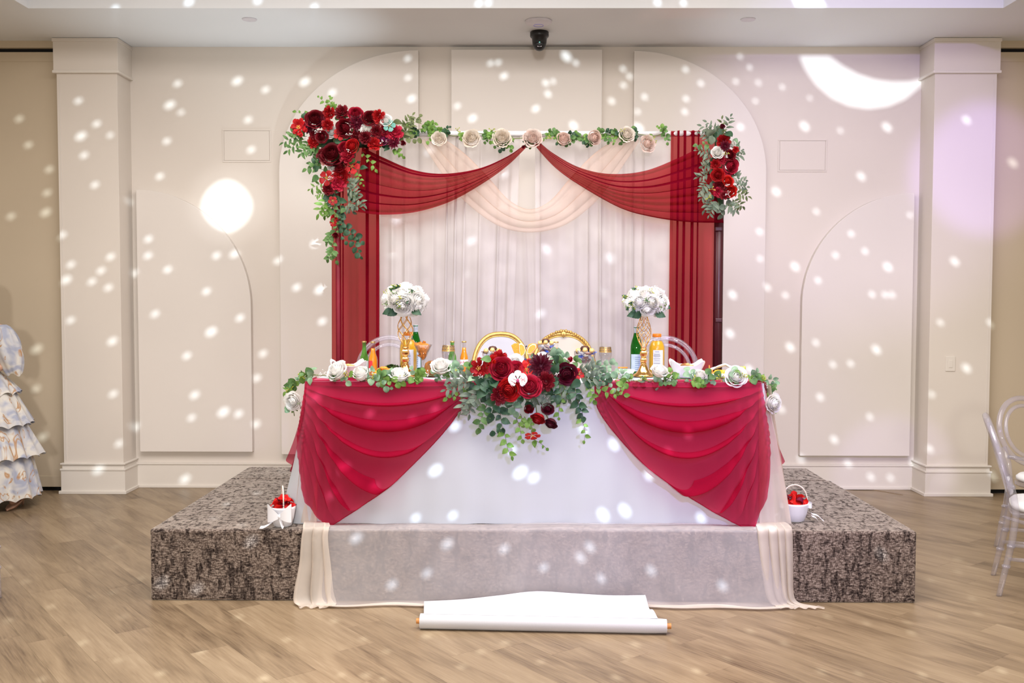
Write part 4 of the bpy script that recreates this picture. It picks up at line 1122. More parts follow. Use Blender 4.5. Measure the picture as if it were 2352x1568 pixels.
MB().box(Vector((0, .06, .03)), (.46, .12, .06)).build('foam_base', PAL['deep'], rc, bevel=.02)

# --- garland along the table front edge, falling over both ends
def table_garland(name_lab, path_px, roses, hangs, seed):
    r_ = random.Random(seed)
    pp = []
    for (x, y, fall) in path_px:
        pp.append(PY(x, y, TY0+.02) if not fall else PY(x, y, TY0+.10))
    b = pp[len(pp)//2].copy(); b.z = TZ+.008
    rt_ = thing('table_garland', name_lab, 'garland', b, 0, 'white rose garlands of the table')
    MB().tube([Vector(poly_at([tuple(q) for q in pp], i/60))-b for i in range(61)], .0026, 6).build('stem', PAL['stem'], rt_)
    n = len(pp)-1
    for i in range(52):
        t = r_.random(); p = Vector(poly_at([tuple(q) for q in pp], t))
        e = p+Vector((r_.uniform(-.06, .06), r_.uniform(-.06, .05), r_.uniform(-.03, .05)))
        sprig(rt_, p+Vector((0, 0, .004)), e, r_.choice(['round', 'round', 'rose']), r_.choice(['euca', 'euca', 'mid', 'fresh']), 3, .040, rad=.0012)
    for (xa, ya, xb, yb) in hangs:
        sprig(rt_, PY(xa, ya, TY0-.02), PY(xb, yb, TY0-.045), 'round', r_.choice(['euca', 'fresh']), 6, .036, rad=.0014)
    for (x, y, r, fc) in roses:
        flower(rt_, PY(x, y, TY0-.005), r*TY0/FPX*.98, r_.choice(['bud', 'rose', 'rose2']), 'white', fc)
    for i in range(9):
        t = (i+.5)/9; p = Vector(poly_at([tuple(q) for q in pp], t))+Vector((r_.uniform(-.02, .02), -.04, .012))
        tuft(rt_, p, .022, r_.choice(['lime', 'lime', 'white']), 8)
table_garland('white rose and eucalyptus garland along the table edge, orange butterfly side to left end',
  [(676,955,1),(672,915,1),(684,880,1),(712,862,0),(770,864,0),(840,866,0),(900,870,0),(960,866,0),(1010,860,0),(1060,858,0)],
  [(775,852,27,(-.5,-.7,.6)),(828,857,25,(-.3,-.6,.8)),(917,861,25,(.1,-.4,.9)),(1013,842,25,(.0,-.7,.8)),(674,920,24,(-.3,-1,-.2))],
  [(845,868,900,892),(870,872,925,880)], 3)
table_garland('white rose and eucalyptus garland along the table edge, goblet side to right end',
  [(1400,866,0),(1450,874,0),(1510,874,0),(1560,870,0),(1620,872,0),(1680,870,0),(1730,870,0),(1752,880,1),(1760,910,1),(1768,945,1)],
  [(1515,852,22,(.2,-.5,.9)),(1607,864,23,(.2,-.8,.6)),(1690,865,26,(.0,-1,.35)),(1775,926,24,(.6,-1,0))],
  [(1440,872,1420,900),(1590,872,1615,885)], 4)

def gather_small_leaves(root, keep=300):
    """past 300 leaves on one arrangement the smallest ones are joined into one part"""
    lv = sorted([c for c in root.children if c.name.split('.')[0] == 'leaf'], key=lambda o: -o.matrix_basis.to_scale().x)
    if len(lv) <= keep: return
    vs, fs, mi, mats = [], [], [], []
    for o in lv[keep:]:
        m = o.data.materials[0]
        if m not in mats: mats.append(m)
        k = len(vs)
        vs += [tuple(o.matrix_basis @ v.co) for v in o.data.vertices]
        for p in o.data.polygons:
            fs.append(tuple(k+i for i in p.vertices)); mi.append(mats.index(m))
        bpy.data.objects.remove(o)
    me = bpy.data.meshes.new('small_leaves'); me.from_pydata(vs, [], fs)
    for m in mats: me.materials.append(m)
    me.polygons.foreach_set('material_index', mi); me.polygons.foreach_set('use_smooth', [True]*len(fs)); me.update()
    place_mesh('small_leaves', me, None, root)['kind'] = 'stuff'
for r_ in (ra, rg, rc): gather_small_leaves(r_)
# ------------------------------------------------------------------ things on the table
ZT = TZ+.004
def at(px, pyb, z=None):
    return PZ(px, pyb, ZT if z is None else z)
def hgt(px, py, p):
    return PY(px, py, p.y).z-p.z
def wid(npx, p):
    return npx*p.y/FPX
M['gold'] = plain('polished_gold', (.90, .52, .17, 1), .14, 1, var=.04)
M['goldm'] = plain('gold_leaf_paint', (.62, .38, .11, 1), .38, .7, var=.12, scale=60)
M['glass'] = clear('drinking_glass', (.96, .96, .97, 1), 1.5)
M['greenglass'] = clear('green_bottle_glass', (.10, .52, .10, 1), 1.5, .22, (.01, .13, .015, 1))
M['greenlite'] = clear('pale_green_bottle_glass', (.50, .86, .36, 1), 1.5, .25, (.16, .46, .08, 1))
M['petclear'] = clear('clear_bottle_plastic', (.97, .97, .97, 1), 1.45)
M['juice'] = plain('orange_juice', (.92, .48, .012, 1), .35, var=.04, coat=.3)
M['soda'] = plain('orange_soda', (.95, .28, .004, 1), .3, var=.05, coat=.4)
M['capo'] = plain('orange_screw_cap', (.93, .24, .01, 1), .4)
M['capg'] = plain('gold_crown_cap', (.62, .42, .16, 1), .35, .8)
M['paper'] = plain('white_label_paper', (.82, .83, .85, 1), .6, var=.03)
M['bluepaper'] = plain('pale_blue_label_paper', (.55, .66, .82, 1), .6, var=.05)
M['ink'] = plain('dark_print', (.06, .07, .09, 1), .7)
M['redink'] = plain('red_print', (.65, .03, .04, 1), .6)
M['inkblue'] = plain('blue_print', (.12, .22, .50, 1), .7)
M['foil'] = plain('silver_blue_foil', (.55, .62, .72, 1), .35, .4, var=.15, scale=90)
M['china'] = plain('white_china', (.80, .79, .77, 1), .22, var=.015, coat=.4)
M['tan'] = plain('tan_cracker', (.62, .36, .13, 1), .8, var=.25, scale=70, bmp=.3)
M['fried'] = plain('orange_fried_crust', (.76, .27, .025, 1), .6, var=.3, scale=60, bmp=.5)
M['chip'] = plain('paprika_chip', (.62, .20, .02, 1), .55, var=.3, scale=60, bmp=.3)
M['bread'] = plain('brown_crust', (.26, .095, .015, 1), .6, var=.5, scale=40, bmp=.6)
M['cheese'] = plain('yellow_cheese', (.88, .62, .12, 1), .5, var=.08)
M['mango'] = plain('mango_slice', (.90, .50, .015, 1), .4, var=.1)
M['salad'] = plain('dark_salad', (.035, .07, .012, 1), .5, var=.5, scale=80)
M['tomato'] = plain('tomato_red', (.65, .04, .015, 1), .3)
M['grape'] = plain('green_grape', (.50, .58, .10, 1), .25, var=.1)
M['blueb'] = plain('blueberry_skin', (.02, .025, .07, 1), .5)
M['peel'] = plain('orange_peel', (.92, .30, .004, 1), .45, var=.08, scale=120, bmp=.15)
M['pulp'] = plain('orange_pulp', (.92, .34, .006, 1), .3, var=.12, scale=50)
M['pith'] = plain('orange_pith', (.93, .78, .50, 1), .6)
M['wrapb'] = plain('blue_candy_wrapper', (.03, .09, .50, 1), .25, .3, var=.2)
M['wrapw'] = plain('silver_candy_wrapper', (.62, .60, .66, 1), .22, .6, var=.25, scale=50)
M['wrapr'] = plain('brown_candy_wrapper', (.22, .075, .05, 1), .25, .3, var=.3)
M['truffle'] = plain('gold_truffle_foil', (.86, .58, .20, 1), .45, .25, var=.15, scale=80, bmp=.4)
M['choc'] = plain('chocolate_cup', (.07, .022, .012, 1), .4, var=.2)
M['napkin'] = plain('white_napkin', (.84, .83, .82, 1), .85, var=.02)

def text_on(txt, size, radius, z, mat, parent, cyl=(0, 0), name='lettering', face=-PI/2):
    """flat lettering wrapped on an upright cylinder, reading from the front"""
    cu = bpy.data.curves.new('lettering', 'FONT'); cu.body = txt; cu.size = size; cu.align_x = 'CENTER'; cu.extrude = 0; cu.resolution_u = 2
    to = bpy.data.objects.new('lettering_tmp', cu); COL.objects.link(to)
    dg = bpy.context.evaluated_depsgraph_get(); dg.update()
    me = bpy.data.meshes.new_from_object(to.evaluated_get(dg))
    bpy.data.objects.remove(to)
    for v in me.vertices:
        a = face+v.co.x/radius
        v.co = Vector((cyl[0]+radius*math.cos(a), cyl[1]+radius*math.sin(a), z+v.co.y))
    me.materials.clear(); me.materials.append(mat)
    return place_mesh(name, me, None, parent)
def arc_label(r, z0, z1, half, mat, parent, name='label', face=-PI/2):
    def f(u, v):
        a = face+(u*2-1)*half
        return (r*math.cos(a), r*math.sin(a), z0+(z1-z0)*v)
    return MB().grid(f, 16, 1).build(name, mat, parent)

# --- tall gold lattice vases with white rose balls
def gold_vase(px, pyb, pytop, label, blabel, bx, by, br_px, seed):
    p = at(px, pyb); H = hgt(px, pytop, p); k = H/.42
    v = thing('lattice_vase', label, 'vase', p, 0, 'gold lattice vases')
    MB().lathe([(.062*k, 0), (.064*k, .006*k), (.060*k, .012*k), (.044*k, .022*k), (.030*k, .042*k), (.021*k, .064*k), (.017*k, .075*k), (.020*k, .079*k)], 32).build('foot', M['gold'], v)
    for z, r in ((.094, .021), (.135, .023)):
        mb = MB().lathe([(0, -r*k), (r*.62*k, -r*.86*k), (r*.95*k, -r*.42*k), (r*k, 0), (r*.95*k, r*.42*k), (r*.62*k, r*.86*k), (0, r*k)], 8)
        mb.build('faceted_bead', M['gold'], v, smooth=False, loc=(0, 0, z*k))
    MB().lathe([(.014*k, .112*k), (.018*k, .115*k), (.014*k, .119*k)], 20).build('collar', M['gold'], v)
    MB().lathe([(.012*k, .155*k), (.019*k, .160*k), (.019*k, .166*k), (.012*k, .171*k)], 20).build('collar', M['gold'], v)
    def prof(t):
        return (.0115+.035*math.sin(PI*min(1, t*1.02)**.82)**1.7*(1-.18*t))*k
    z0, z1 = .166*k, .405*k
    for s in (-1, 1):
        for q in range(5):
            pts_ = []
            for i in range(25):
                t = i/24; tw = s*(PI*.95)*smoothstep(.0, .9, t)
                a = 2*PI*q/5+tw+.2
                pts_.append((prof(t)*math.cos(a), prof(t)*math.sin(a), z0+(z1-z0)*t))
            MB().tube(pts_, .0020*k, 6).build('lattice_rib', M['gold'], v)
    MB().lathe([(.013*k, .400*k), (.018*k, .404*k), (.018*k, .416*k), (.024*k, .42*k), (.020*k, .42*k), (.012*k, .408*k)], 24).build('neck', M['gold'], v)
    c = PY(bx, by, p.y); R_ = wid(br_px, p)
    cb = Vector((c.x, p.y, c.z-R_*.62))
    r_ = random.Random(seed)
    bq = thing('white_rose_ball', blabel, 'bouquet', cb, 0, 'white rose balls on gold vases')
    cc = Vector((c.x, p.y, c.z-R_*.35))
    for (el, n, off) in ((84, 1, 0), (44, 6, .3), (4, 9, 0), (-24, 6, .4)):
        for i in range(n):
            a = 2*PI*i/n+off+r_.uniform(-.1, .1); e = math.radians(el+r_.uniform(-6, 6))
            d = Vector((math.cos(a)*math.cos(e), math.sin(a)*math.cos(e), math.sin(e)))
            pos = cc+Vector((d.x*R_*.72, d.y*R_*.72, d.z*R_*.46))
            flower(bq, pos, R_*.50*r_.uniform(.9, 1.08), r_.choice(['bud', 'rose', 'rose2', 'bud']), 'white', d)
    MB().sphere(cc-cb, (R_*.66, R_*.66, R_*.42), 14, 8).build('foam_ball', PAL['white'], bq)
    for i in range(14):
        a = r_.uniform(PI, 2*PI); e = r_.uniform(-.3, 1.1)
        d = Vector((math.cos(a)*math.cos(e), math.sin(a)*math.cos(e), math.sin(e)))
        pos = cc+Vector((d.x*R_*.98, d.y*R_*.98, d.z*R_*.74))
        tuft(bq, pos, R_*.14, r_.choice(['lime', 'lime', 'fresh', 'white']), 6)
        if i % 2: leaf(bq, pos-d*R_*.1, d+Vector((r_.uniform(-.5, .5), 0, r_.uniform(-.6, .2))), R_*.30, 'rose', 'deep')
    for sx in (-.75, -.45, .6):
        leaf(bq, cc+Vector((sx*R_*.6, -R_*.6, -R_*.42)), (sx, -.2, -.25), R_*.5, 'rose', 'deep')
gold_vase(931, 864, 694, 'gold lattice vase standing before the orange chips glass', 'ball of white roses on the vase beside the chips glass', 930, 672, 52, 1)
gold_vase(1478, 864, 703, 'gold lattice vase standing beside the big juice bottle with white label', 'ball of white roses on the vase beside the big juice bottle', 1483, 678, 51, 2)

# --- bottles
def bottle(name, label, cat, px, pyb, pytop, wpx, prof, glass, liquid=None, fill=.8, cap=None, capz=.93, group=None):
    p = at(px, pyb); H = hgt(px, pytop, p); W = wid(wpx, p)/2
    b = thing(name, label, cat, p, 0, group)
    pr = [(r*W, z*H) for r, z in prof]
    MB().lathe(pr, 28, close=False).build('glass_body', glass, b)
    if liquid:
        lq = [(0, .008*H)]+[(r*W*.93, max(z*H, .008*H)) for r, z in prof if z <= fill]
        lq.append((0, lq[-1][1]))
        MB().lathe(lq, 24, close=False).build('drink', liquid, b)
    if cap:
        rn = [r for r, z in prof if z >= capz-.06][-1]*W
        MB().lathe([(0, H), (rn*1.12, H*.998), (rn*1.22, H*.985), (rn*1.22, H*capz), (rn*1.0, H*capz)], 20).build('cap', cap, b)
    return b, p, H, W
SODA = [(.0, 0), (.92, 0), (1, .02), (1, .46), (.93, .53), (.66, .63), (.52, .72), (.46, .80), (.44, .93), (.50, .94), (.50, .97), (.46, 1)]
TALL = [(.0, 0), (.95, 0), (1, .02), (1, .52), (.96, .60), (.78, .70), (.58, .78), (.42, .86), (.40, .97), (.44, .975), (.44, 1)]
JUG = [(.0, 0), (.96, 0), (1, .015), (1, .62), (.97, .68), (.80, .77), (.62, .82), (.50, .86), (.48, .93)]
b, p, H, W = bottle('soda_bottle', 'small pale green glass bottle behind the left square bowl', 'bottle', 837, 858, 783, 19, SODA, M['greenlite'], None, .8, M['capg'], .955, 'small soda bottles')
arc_label(W*1.01, H*.20, H*.40, 1.2, M['paper'], b)
b, p, H, W = bottle('soda_bottle', 'small orange soda bottle in front of the clear chair arch', 'bottle', 857, 862, 784, 21, SODA, M['petclear'], M['soda'], .86, M['capg'], .955, 'small soda bottles')
arc_label(W*1.01, H*.22, H*.44, .55, M['redink'], b, 'label', -PI/2-.55); arc_label(W*1.01, H*.12, H*.22, .3, M['paper'], b, 'label', -PI/2-.7)
b, p, H, W = bottle('soda_bottle', 'small green bottle behind the gold rimmed goblet', 'bottle', 1039, 856, 783, 19, SODA, M['greenlite'], None, .8, M['capg'], .955, 'small soda bottles')
arc_label(W*1.01, H*.18, H*.40, 1.2, M['paper'], b)
b, p, H, W = bottle('soda_bottle', 'small orange soda bottle with white lettered label beside the goblet', 'bottle', 1066, 858, 783, 19.5, SODA, M['petclear'], M['soda'], .86, M['capg'], .955, 'small soda bottles')
arc_label(W*1.01, H*.28, H*.44, 1.3, M['paper'], b)
text_on('urA@', H*.13, W*1.03, H*.315, M['redink'], b)
b, p, H, W = bottle('soda_bottle', 'small orange soda bottle behind the tallest sweets glass', 'bottle', 1277, 856, 784, 20, SODA, M['petclear'], M['soda'], .80, M['capg'], .955, 'small soda bottles')
arc_label(W*1.01, H*.55, H*.68, .8, M['paper'], b)
b, p, H, W = bottle('water_bottle', 'tall green glass bottle behind the orange chips glass', 'bottle', 955, 856.5, 746, 26, TALL, M['greenglass'], None, .8, None, .9, 'tall green bottles')
arc_label(W*1.01, H*.12, H*.44, 1.1, M['bluepaper'], b)
mb = MB()
for i in range(6): mb.box((-.0+W*.1, -W*1.02, H*(.16+.045*i)), (W*.8, .0006, H*.008))
mb.build('print_lines', M['inkblue'], b, smooth=False)
MB().lathe([(.41*W, H*.84), (.43*W, H*.86), (.43*W, H*.985), (.46*W, H*1.0), (0, H*1.002)], 20, close=False).build('foil_neck', M['foil'], b)
b, p, H, W = bottle('water_bottle', 'tall green glass bottle behind the goblet side vase', 'bottle', 1461, 858, 750, 27, TALL, M['greenglass'], None, .8, None, .9, 'tall green bottles')
arc_label(W*1.01, H*.06, H*.42, 1.1, M['bluepaper'], b)
mb = MB()
for i in range(7): mb.box((W*.15, -W*1.02, H*(.10+.043*i)), (W*.9, .0006, H*.008))
mb.build('print_lines', M['inkblue'], b, smooth=False)
MB().lathe([(.41*W, H*.86), (.43*W, H*.88), (.43*W, H*.985), (.46*W, H*1.0), (0, H*1.002)], 20, close=False).build('foil_neck', M['foil'], b)
def juice(px, pyb, pyt, wpx, label, face):
    b, p, H, W = bottle('juice_bottle', label, 'bottle', px, pyb, pyt, wpx, JUG, M['petclear'], M['juice'], .82, None, .9, 'large orange juice bottles')
    MB().lathe([(0, H), (.48*W, H*.999), (.53*W, H*.99), (.54*W, H*.92), (.50*W, H*.915)], 24, fn=lambda a, t: 1+.02*math.cos(24*a)).build('cap', M['capo'], b)
    arc_label(W*1.01, H*.10, H*.60, .62, M['paper'], b, 'label', face)
    mb = MB()
    for i, (zz, ww, th) in enumerate([(.565, .5, .008), (.545, .6, .005), (.50, .7, .012), (.475, .8, .006), (.45, .8, .014), (.425, .6, .005), (.40, .8, .008), (.375, .8, .005), (.35, .7, .008), (.325, .8, .005), (.30, .8, .005), (.27, .8, .012), (.24, .6, .005), (.22, .7, .005)]):
        a = face-.15
        def f(u, v, a=a, ww=ww, zz=zz, th=th):
            an = a+(u-.5)*ww; return (W*1.018*math.cos(an), W*1.018*math.sin(an), H*(zz+th*(v-.5)))
        mb.grid(f, 6, 1)
    mb.build('print_lines', M['ink'], b)
    mb = MB()
    for i in range(7):
        def f(u, v, i=i):
            an = face+.40+.025*i+u*.014; return (W*1.018*math.cos(an), W*1.018*math.sin(an), H*(.13+.05*v))
        mb.grid(f, 1, 1)
    mb.build('bar_code', M['ink'], b)
juice(1508, 858, 766, 38, 'large orange juice bottle with white printed label before the clear chair', -PI/2+.05)
juice(938, 861, 762, 41, 'large orange juice bottle directly behind the gold lattice vase', -PI/2+.1)

# --- glasses
def stem_glass(name, label, cat, px, pyb, pyt, wpx, prof, group=None):
    p = at(px, pyb); H = hgt(px, pyt, p); W = wid(wpx, p)/2
    g = thing(name, label, cat, p, 0, group)
    MB().lathe([(r*W, z*H) for r, z in prof], 32, close=False).build('glass', M['glass'], g)
    return g, p, H, W
GOB = [(.0, .012), (.62, .008), (.64, 0), (.62, .012), (.12, .04), (.09, .10), (.09, .30), (.16, .36), (.55, .44), (.86, .56), (.97, .70), (.98, .80), (.90, .92), (.86, 1.0), (.84, 1.0), (.88, .91), (.95, .80), (.94, .70), (.83, .57), (.5, .46), (.0, .40)]
MART = [(.0, .012), (.55, .008), (.58, 0), (.55, .014), (.08, .05), (.06, .12), (.06, .40), (.14, .47), (1.0, 1.0), (.97, 1.0), (.12, .50), (0, .48)]
COUPE = [(.0, .012), (.50, .008), (.52, 0), (.50, .014), (.09, .05), (.07, .12), (.07, .36), (.15, .42), (.60, .50), (.88, .66), (1.0, .86), (.98, 1.0), (.96, 1.0), (.97, .86), (.85, .67), (.57, .53), (0, .44)]
def greek_band(g, W, H, z0, z1, r0, r1):
    MB().lathe([(r0*W, z0*H), (r1*W, z1*H)], 32, close=False).build('gold_band', M['goldm'], g)
    mb = MB()
    for i in range(14):
        a0 = 2*PI*i/14
        for (u0, u1, v0, v1) in ((.05, .12, .1, .85), (.05, .8, .78, .9), (.72, .8, .3, .9), (.35, .8, .25, .36), (.35, .42, .25, .6)):
            def f(u, v, a0=a0, u0=u0, u1=u1, v0=v0, v1=v1):
                a = a0+(u0+(u1-u0)*u)*2*PI/14; t = v0+(v1-v0)*v
                r = (r0+(r1-r0)*t)*W*1.012
                return (r*math.cos(a), r*math.sin(a), (z0+(z1-z0)*t)*H)
            mb.grid(f, 2, 1)
    mb.build('meander_print', M['ink'], g)
g, p, H, W = stem_glass('goblet', 'stemmed goblet with gold meander rim before the small green bottle', 'glass', 1030, 866, 792, 31, GOB, 'gold rimmed goblets')
greek_band(g, W, H, .81, .985, .985, .87)
g, p, H, W = stem_glass('goblet', 'empty stemmed goblet with gold meander rim, standing by itself', 'glass', 1390, 862, 796, 30, GOB, 'gold rimmed goblets')
greek_band(g, W, H, .81, .985, .985, .87)

def lump(mb, c, r, rnd, sq=.75):
    mb.sphere(c, (r*rnd.uniform(.8, 1.2), r*rnd.uniform(.7, 1.1), r*sq*rnd.uniform(.7, 1.1)), 10, 7)
    k = 10*6+2
    for i in range(len(mb.v)-k, len(mb.v)):
        x, y, z = mb.v[i]; d = Vector((x, y, z))-Vector(c)
        q = 1+.16*math.sin(d.x/r*5+r*900)+.14*math.sin(d.z/r*6+2)+.1*math.cos(d.y/r*7)
        mb.v[i] = tuple(Vector(c)+d*q)
def bite(name, label, cat, group, mat, p, r, rnd, sq=.75):
    mb = MB(); lump(mb, (0, 0, r*sq*.8), r, rnd, sq)
    o = mb.build(name, mat); o.location = p; o.rotation_euler = (0, 0, rnd.uniform(0, 6)); tag(o, label, cat, group)
    return o
def chip(name, label, cat, group, mat, p, r, rnd):
    def f(u, v):
        x, y = (u-.5)*2, (v-.5)*2
        return (x*r, y*r*.7, r*.35*(x*x-y*y)+.0)
    mb = MB().grid(f, 6, 5)
    o = mb.build(name, mat); o.location = p; o.rotation_euler = (rnd.uniform(.6, 2.2), rnd.uniform(-.6, .6), rnd.uniform(0, 6)); tag(o, label, cat, group)
    m_ = o.modifiers.new('thick', 'SOLIDIFY'); m_.thickness = .002
IR = random.Random(77)
g, p, H, W = stem_glass('cocktail_glass', 'cone shaped cocktail glass heaped with paprika chips', 'glass', 972, 864, 791, 42, MART)
for i in range(13):
    t = i/13; a = i*2.4; rr_ = W*(.25+.5*t)*(.4+.6*((i*7) % 5)/5)
    chip('paprika_chip', 'curled paprika chip heaped in the cone shaped glass', 'chip', 'chips in the cocktail glass', M['chip'], p+Vector((rr_*math.cos(a), rr_*math.sin(a), H*(.62+.45*t))), W*.42, IR)
mb = MB().lathe([(0, H*.52), (.12*W, H*.54), (.85*W, H*.96), (.5*W, H*1.03), (0, H*1.06)], 16, fn=lambda a, t: 1+.05*math.sin(7*a+9*t))
o = mb.build('chip_heap', M['chip']); o.location = p; tag(o, 'heap of paprika crumbs filling the cone shaped glass', 'snack', kind='stuff')
def sweets(px, pyb, pyt, wpx, prof, lab, gl, zc, rc, seed, stack=True):
    g, p, H, W = stem_glass('sweets_glass', lab, 'glass', px, pyb, pyt, wpx, prof, 'stemmed glasses of sweets')
    r_ = random.Random(seed)
    n = 0
    for lay in range(3):
        m_ = (4, 6, 7)[lay]; z = H*(zc[0]+(zc[1]-zc[0])*lay/2); R_ = W*(rc[0]+(rc[1]-rc[0])*lay/2)
        for i in range(m_):
            a = 2*PI*i/m_+lay*.7+r_.uniform(-.2, .2)
            c = Vector((R_*math.cos(a), R_*math.sin(a), z+r_.uniform(-.003, .003)))
            s = W*.42
            mb = MB().box((0, 0, 0), (s*1.25, s*.5, s*.5)); 
            for sx in (-1, 1): mb.add([(sx*s*.62, 0, 0), (sx*s*1.0, -s*.34, s*.1), (sx*s*1.05, 0, -s*.1), (sx*s*1.0, s*.34, s*.1)], [(0, 1, 2), (0, 2, 3)])
            mt = M[r_.choice(['wrapb', 'wrapw', 'wrapw', 'wrapr', 'wrapr'])]
            o = mb.build('wrapped_sweet', mt, smooth=False, bevel=s*.08); o.location = p+c; o.rotation_euler = (r_.uniform(-.6, .6), r_.uniform(-.6, .6), r_.uniform(0, 6))
            kind_ = {'wrapb': 'blue', 'wrapw': 'silver', 'wrapr': 'brown'}[[k for k in ('wrapb', 'wrapw', 'wrapr') if M[k] == mt][0]]
            tag(o, '%s wrapped sweet in the %s' % (kind_, gl), 'sweet', '%s sweets in the %s' % (kind_, gl))
    for i, (dx, dz, kind_) in enumerate([(-.62, .0, 't'), (0, .03, 't'), (.62, .0, 't'), (.02, .075, 'c')]):
        c = p+Vector((dx*W, -.25*W, H*(zc[1]+.10)+dz*W*2))
        if kind_ == 't':
            o = MB().sphere((0, 0, 0), W*.24, 14, 10).build('foil_truffle', M['truffle']); o.location = c
            tag(o, '%s gold foil truffle on top of the %s' % (('leftmost', 'middle', 'rightmost')[i], gl), 'sweet', 'truffles on the %s' % gl)
        else:
            o = MB().lathe([(W*.38, -W*.12), (W*.42, W*.08), (W*.30, W*.26), (0, W*.32)], 18, fn=lambda a, t: 1+.05*math.cos(12*a)*(1-t)).build('chocolate_cup', M['choc']); o.location = c+Vector((0, .03*1, -W*.02))
            tag(o, 'dark chocolate wafer standing on top of the %s' % gl, 'sweet')
sweets(1131, 862, 806, 47, COUPE, 'wide stemmed glass of sweets before the plain gold chair', 'glass before the plain gold chair', (.58, .92), (.35, .68), 5)
sweets(1343, 862, 806, 50, COUPE, 'wide stemmed glass of sweets beside the lone goblet', 'glass beside the lone goblet', (.58, .92), (.35, .68), 6)
sweets(1253, 862, 790, 43, MART, 'tall cone glass of sweets before the carved gold chair', 'tall cone glass', (.62, .94), (.25, .66), 8)

# --- orange slices arranged as a butterfly
p = at(1203, 862)
bf = thing('fruit_butterfly', 'butterfly made of orange slices with blueberry body above the flowers', 'fruit garnish', p)
MB().tube([(.002, 0, 0), (.008, 0, .13), (.010, -.005, hgt(1209, 795, p))], .0016, 6).build('skewer', M['ink'], bf)
for i, py in enumerate((840, 832, 826, 795)):
    q = PY(1209 if i > 2 else 1207, py, p.y)-p
    MB().sphere((q.x, q.y-.004, q.z), .009 if i < 3 else .005, 12, 8).build('blueberry', M['blueb'], bf)
def wing(poly, dy, mat, name, th=.012):
    out = [PY(x, y, p.y)-p for x, y in poly]
    mb = MB().prism([(q.x, q.z) for q in out], dy, dy+th)
    o = mb.build(name, mat, bf, smooth=False, bevel=.002)
    return o
wl = [(1192, 789), (1198, 788), (1204, 793), (1207, 803), (1205, 812), (1200, 818), (1195, 818), (1193, 806)]
for poly, nm in (([(1174, 793), (1182, 788), (1194, 789), (1196, 802), (1194, 813), (1184, 817), (1179, 806)], 'orange_peel_wing'), ([(1233, 790), (1224, 788), (1214, 791), (1210, 803), (1212, 813), (1221, 817), (1229, 805), (1236, 797)], 'orange_peel_wing')):
    wing(poly, .0, M['peel'], nm)
w1 = wing(wl, -.012, M['pith'], 'orange_slice')
def inset(poly, k):
    cx = sum(a for a, b in poly)/len(poly); cy = sum(b for a, b in poly)/len(poly)
    return [(cx+(a-cx)*k, cy+(b-cy)*k) for a, b in poly]
wing(inset(wl, .82), -.0145, M['pulp'], 'orange_flesh', .004)
wr = [(1211, 813), (1211, 802), (1216, 794), (1224, 789), (1231, 791), (1232, 798), (1226, 806), (1218, 813)]
wing(wr, -.012, M['pith'], 'orange_slice'); wing(inset(wr, .82), -.0145, M['pulp'], 'orange_flesh', .004)

# --- dishes
def square_bowl(px, pyb, pytop, wpx, label, rot=.25):
    p = at(px, pyb); W = wid(wpx, p)/2; H = hgt(px, pytop, p)
    b = thing('square_bowl', label, 'bowl', p, rot, 'white square bowls')
    def sq(a, k):
        c, s = math.cos(a), math.sin(a); e = k
        return (abs(c)**e+abs(s)**e)**(-1/e)
    def surf(prof):
        mb = MB(); n = 48
        for (r, z, pk, e) in prof:
            for j in range(n):
                a = 2*PI*j/n; q = sq(a, e)*r*W
                cpk = max(0, (math.cos(4*(a-PI/4))))**2
                mb.v.append((q*math.cos(a)*(1+.10*pk*cpk), q*math.sin(a)*(1+.10*pk*cpk), z*H+pk*cpk*H*.28))
        m_ = len(prof)
        for i in range(m_-1):
            for j in range(n):
                j2 = (j+1) % n; mb.f.append((i*n+j, i*n+j2, (i+1)*n+j2, (i+1)*n+j))
        return mb
    surf([(.0, .0, 0, 2), (.52, .0, 0, 3), (.58, .02, 0, 3), (.68, .25, .1, 4), (.77, .46, .4, 5), (.86, .64, 1, 6), (.84, .65, 1, 6), (.74, .48, .4, 5), (.62, .27, .1, 4), (.4, .12, 0, 3), (0, .10, 0, 2)]).build('china_body', M['china'], b, ang=60)
    return p, W, H
p, W, H = square_bowl(800, 868, 822, 88, 'white square bowl of crackers with peaked corners at the left table end')
for i in range(11):
    a = i*2.4; rr_ = W*.10*math.sqrt(i)
    bite('cracker', 'pale cracker heaped in the left square bowl', 'cracker', 'crackers in the left square bowl', M['tan'], p+Vector((rr_*math.cos(a), rr_*math.sin(a), H*(.62-.012*i))), W*.15, IR, .45)
MB_ = MB().lathe([(0, H*.2), (W*.5, H*.4), (W*.52, H*.55), (0, H*.62)], 18).build('cracker_bed', M['tan']); MB_.location = p; tag(MB_, 'bed of cracker crumbs inside the left square bowl', 'snack', kind='stuff')
p, W, H = square_bowl(1577, 866, 822, 88, 'white square bowl of nuts with peaked corners before the clear chair', -.1)
for i in range(10):
    a = i*2.4; rr_ = W*.10*math.sqrt(i)
    bite('roasted_nut', 'roasted nut heaped in the right square bowl', 'nut', 'nuts in the right square bowl', M[('tan', 'bread', 'fried')[i % 3]] if i % 3 != 2 else M['tan'], p+Vector((rr_*math.cos(a), rr_*math.sin(a), H*(.62-.012*i))), W*.13, IR, .6)
MB_ = MB().lathe([(0, H*.2), (W*.5, H*.4), (W*.52, H*.55), (0, H*.62)], 18).build('nut_bed', M['tan']); MB_.location = p; tag(MB_, 'bed of chopped nuts inside the right square bowl', 'snack', kind='stuff')
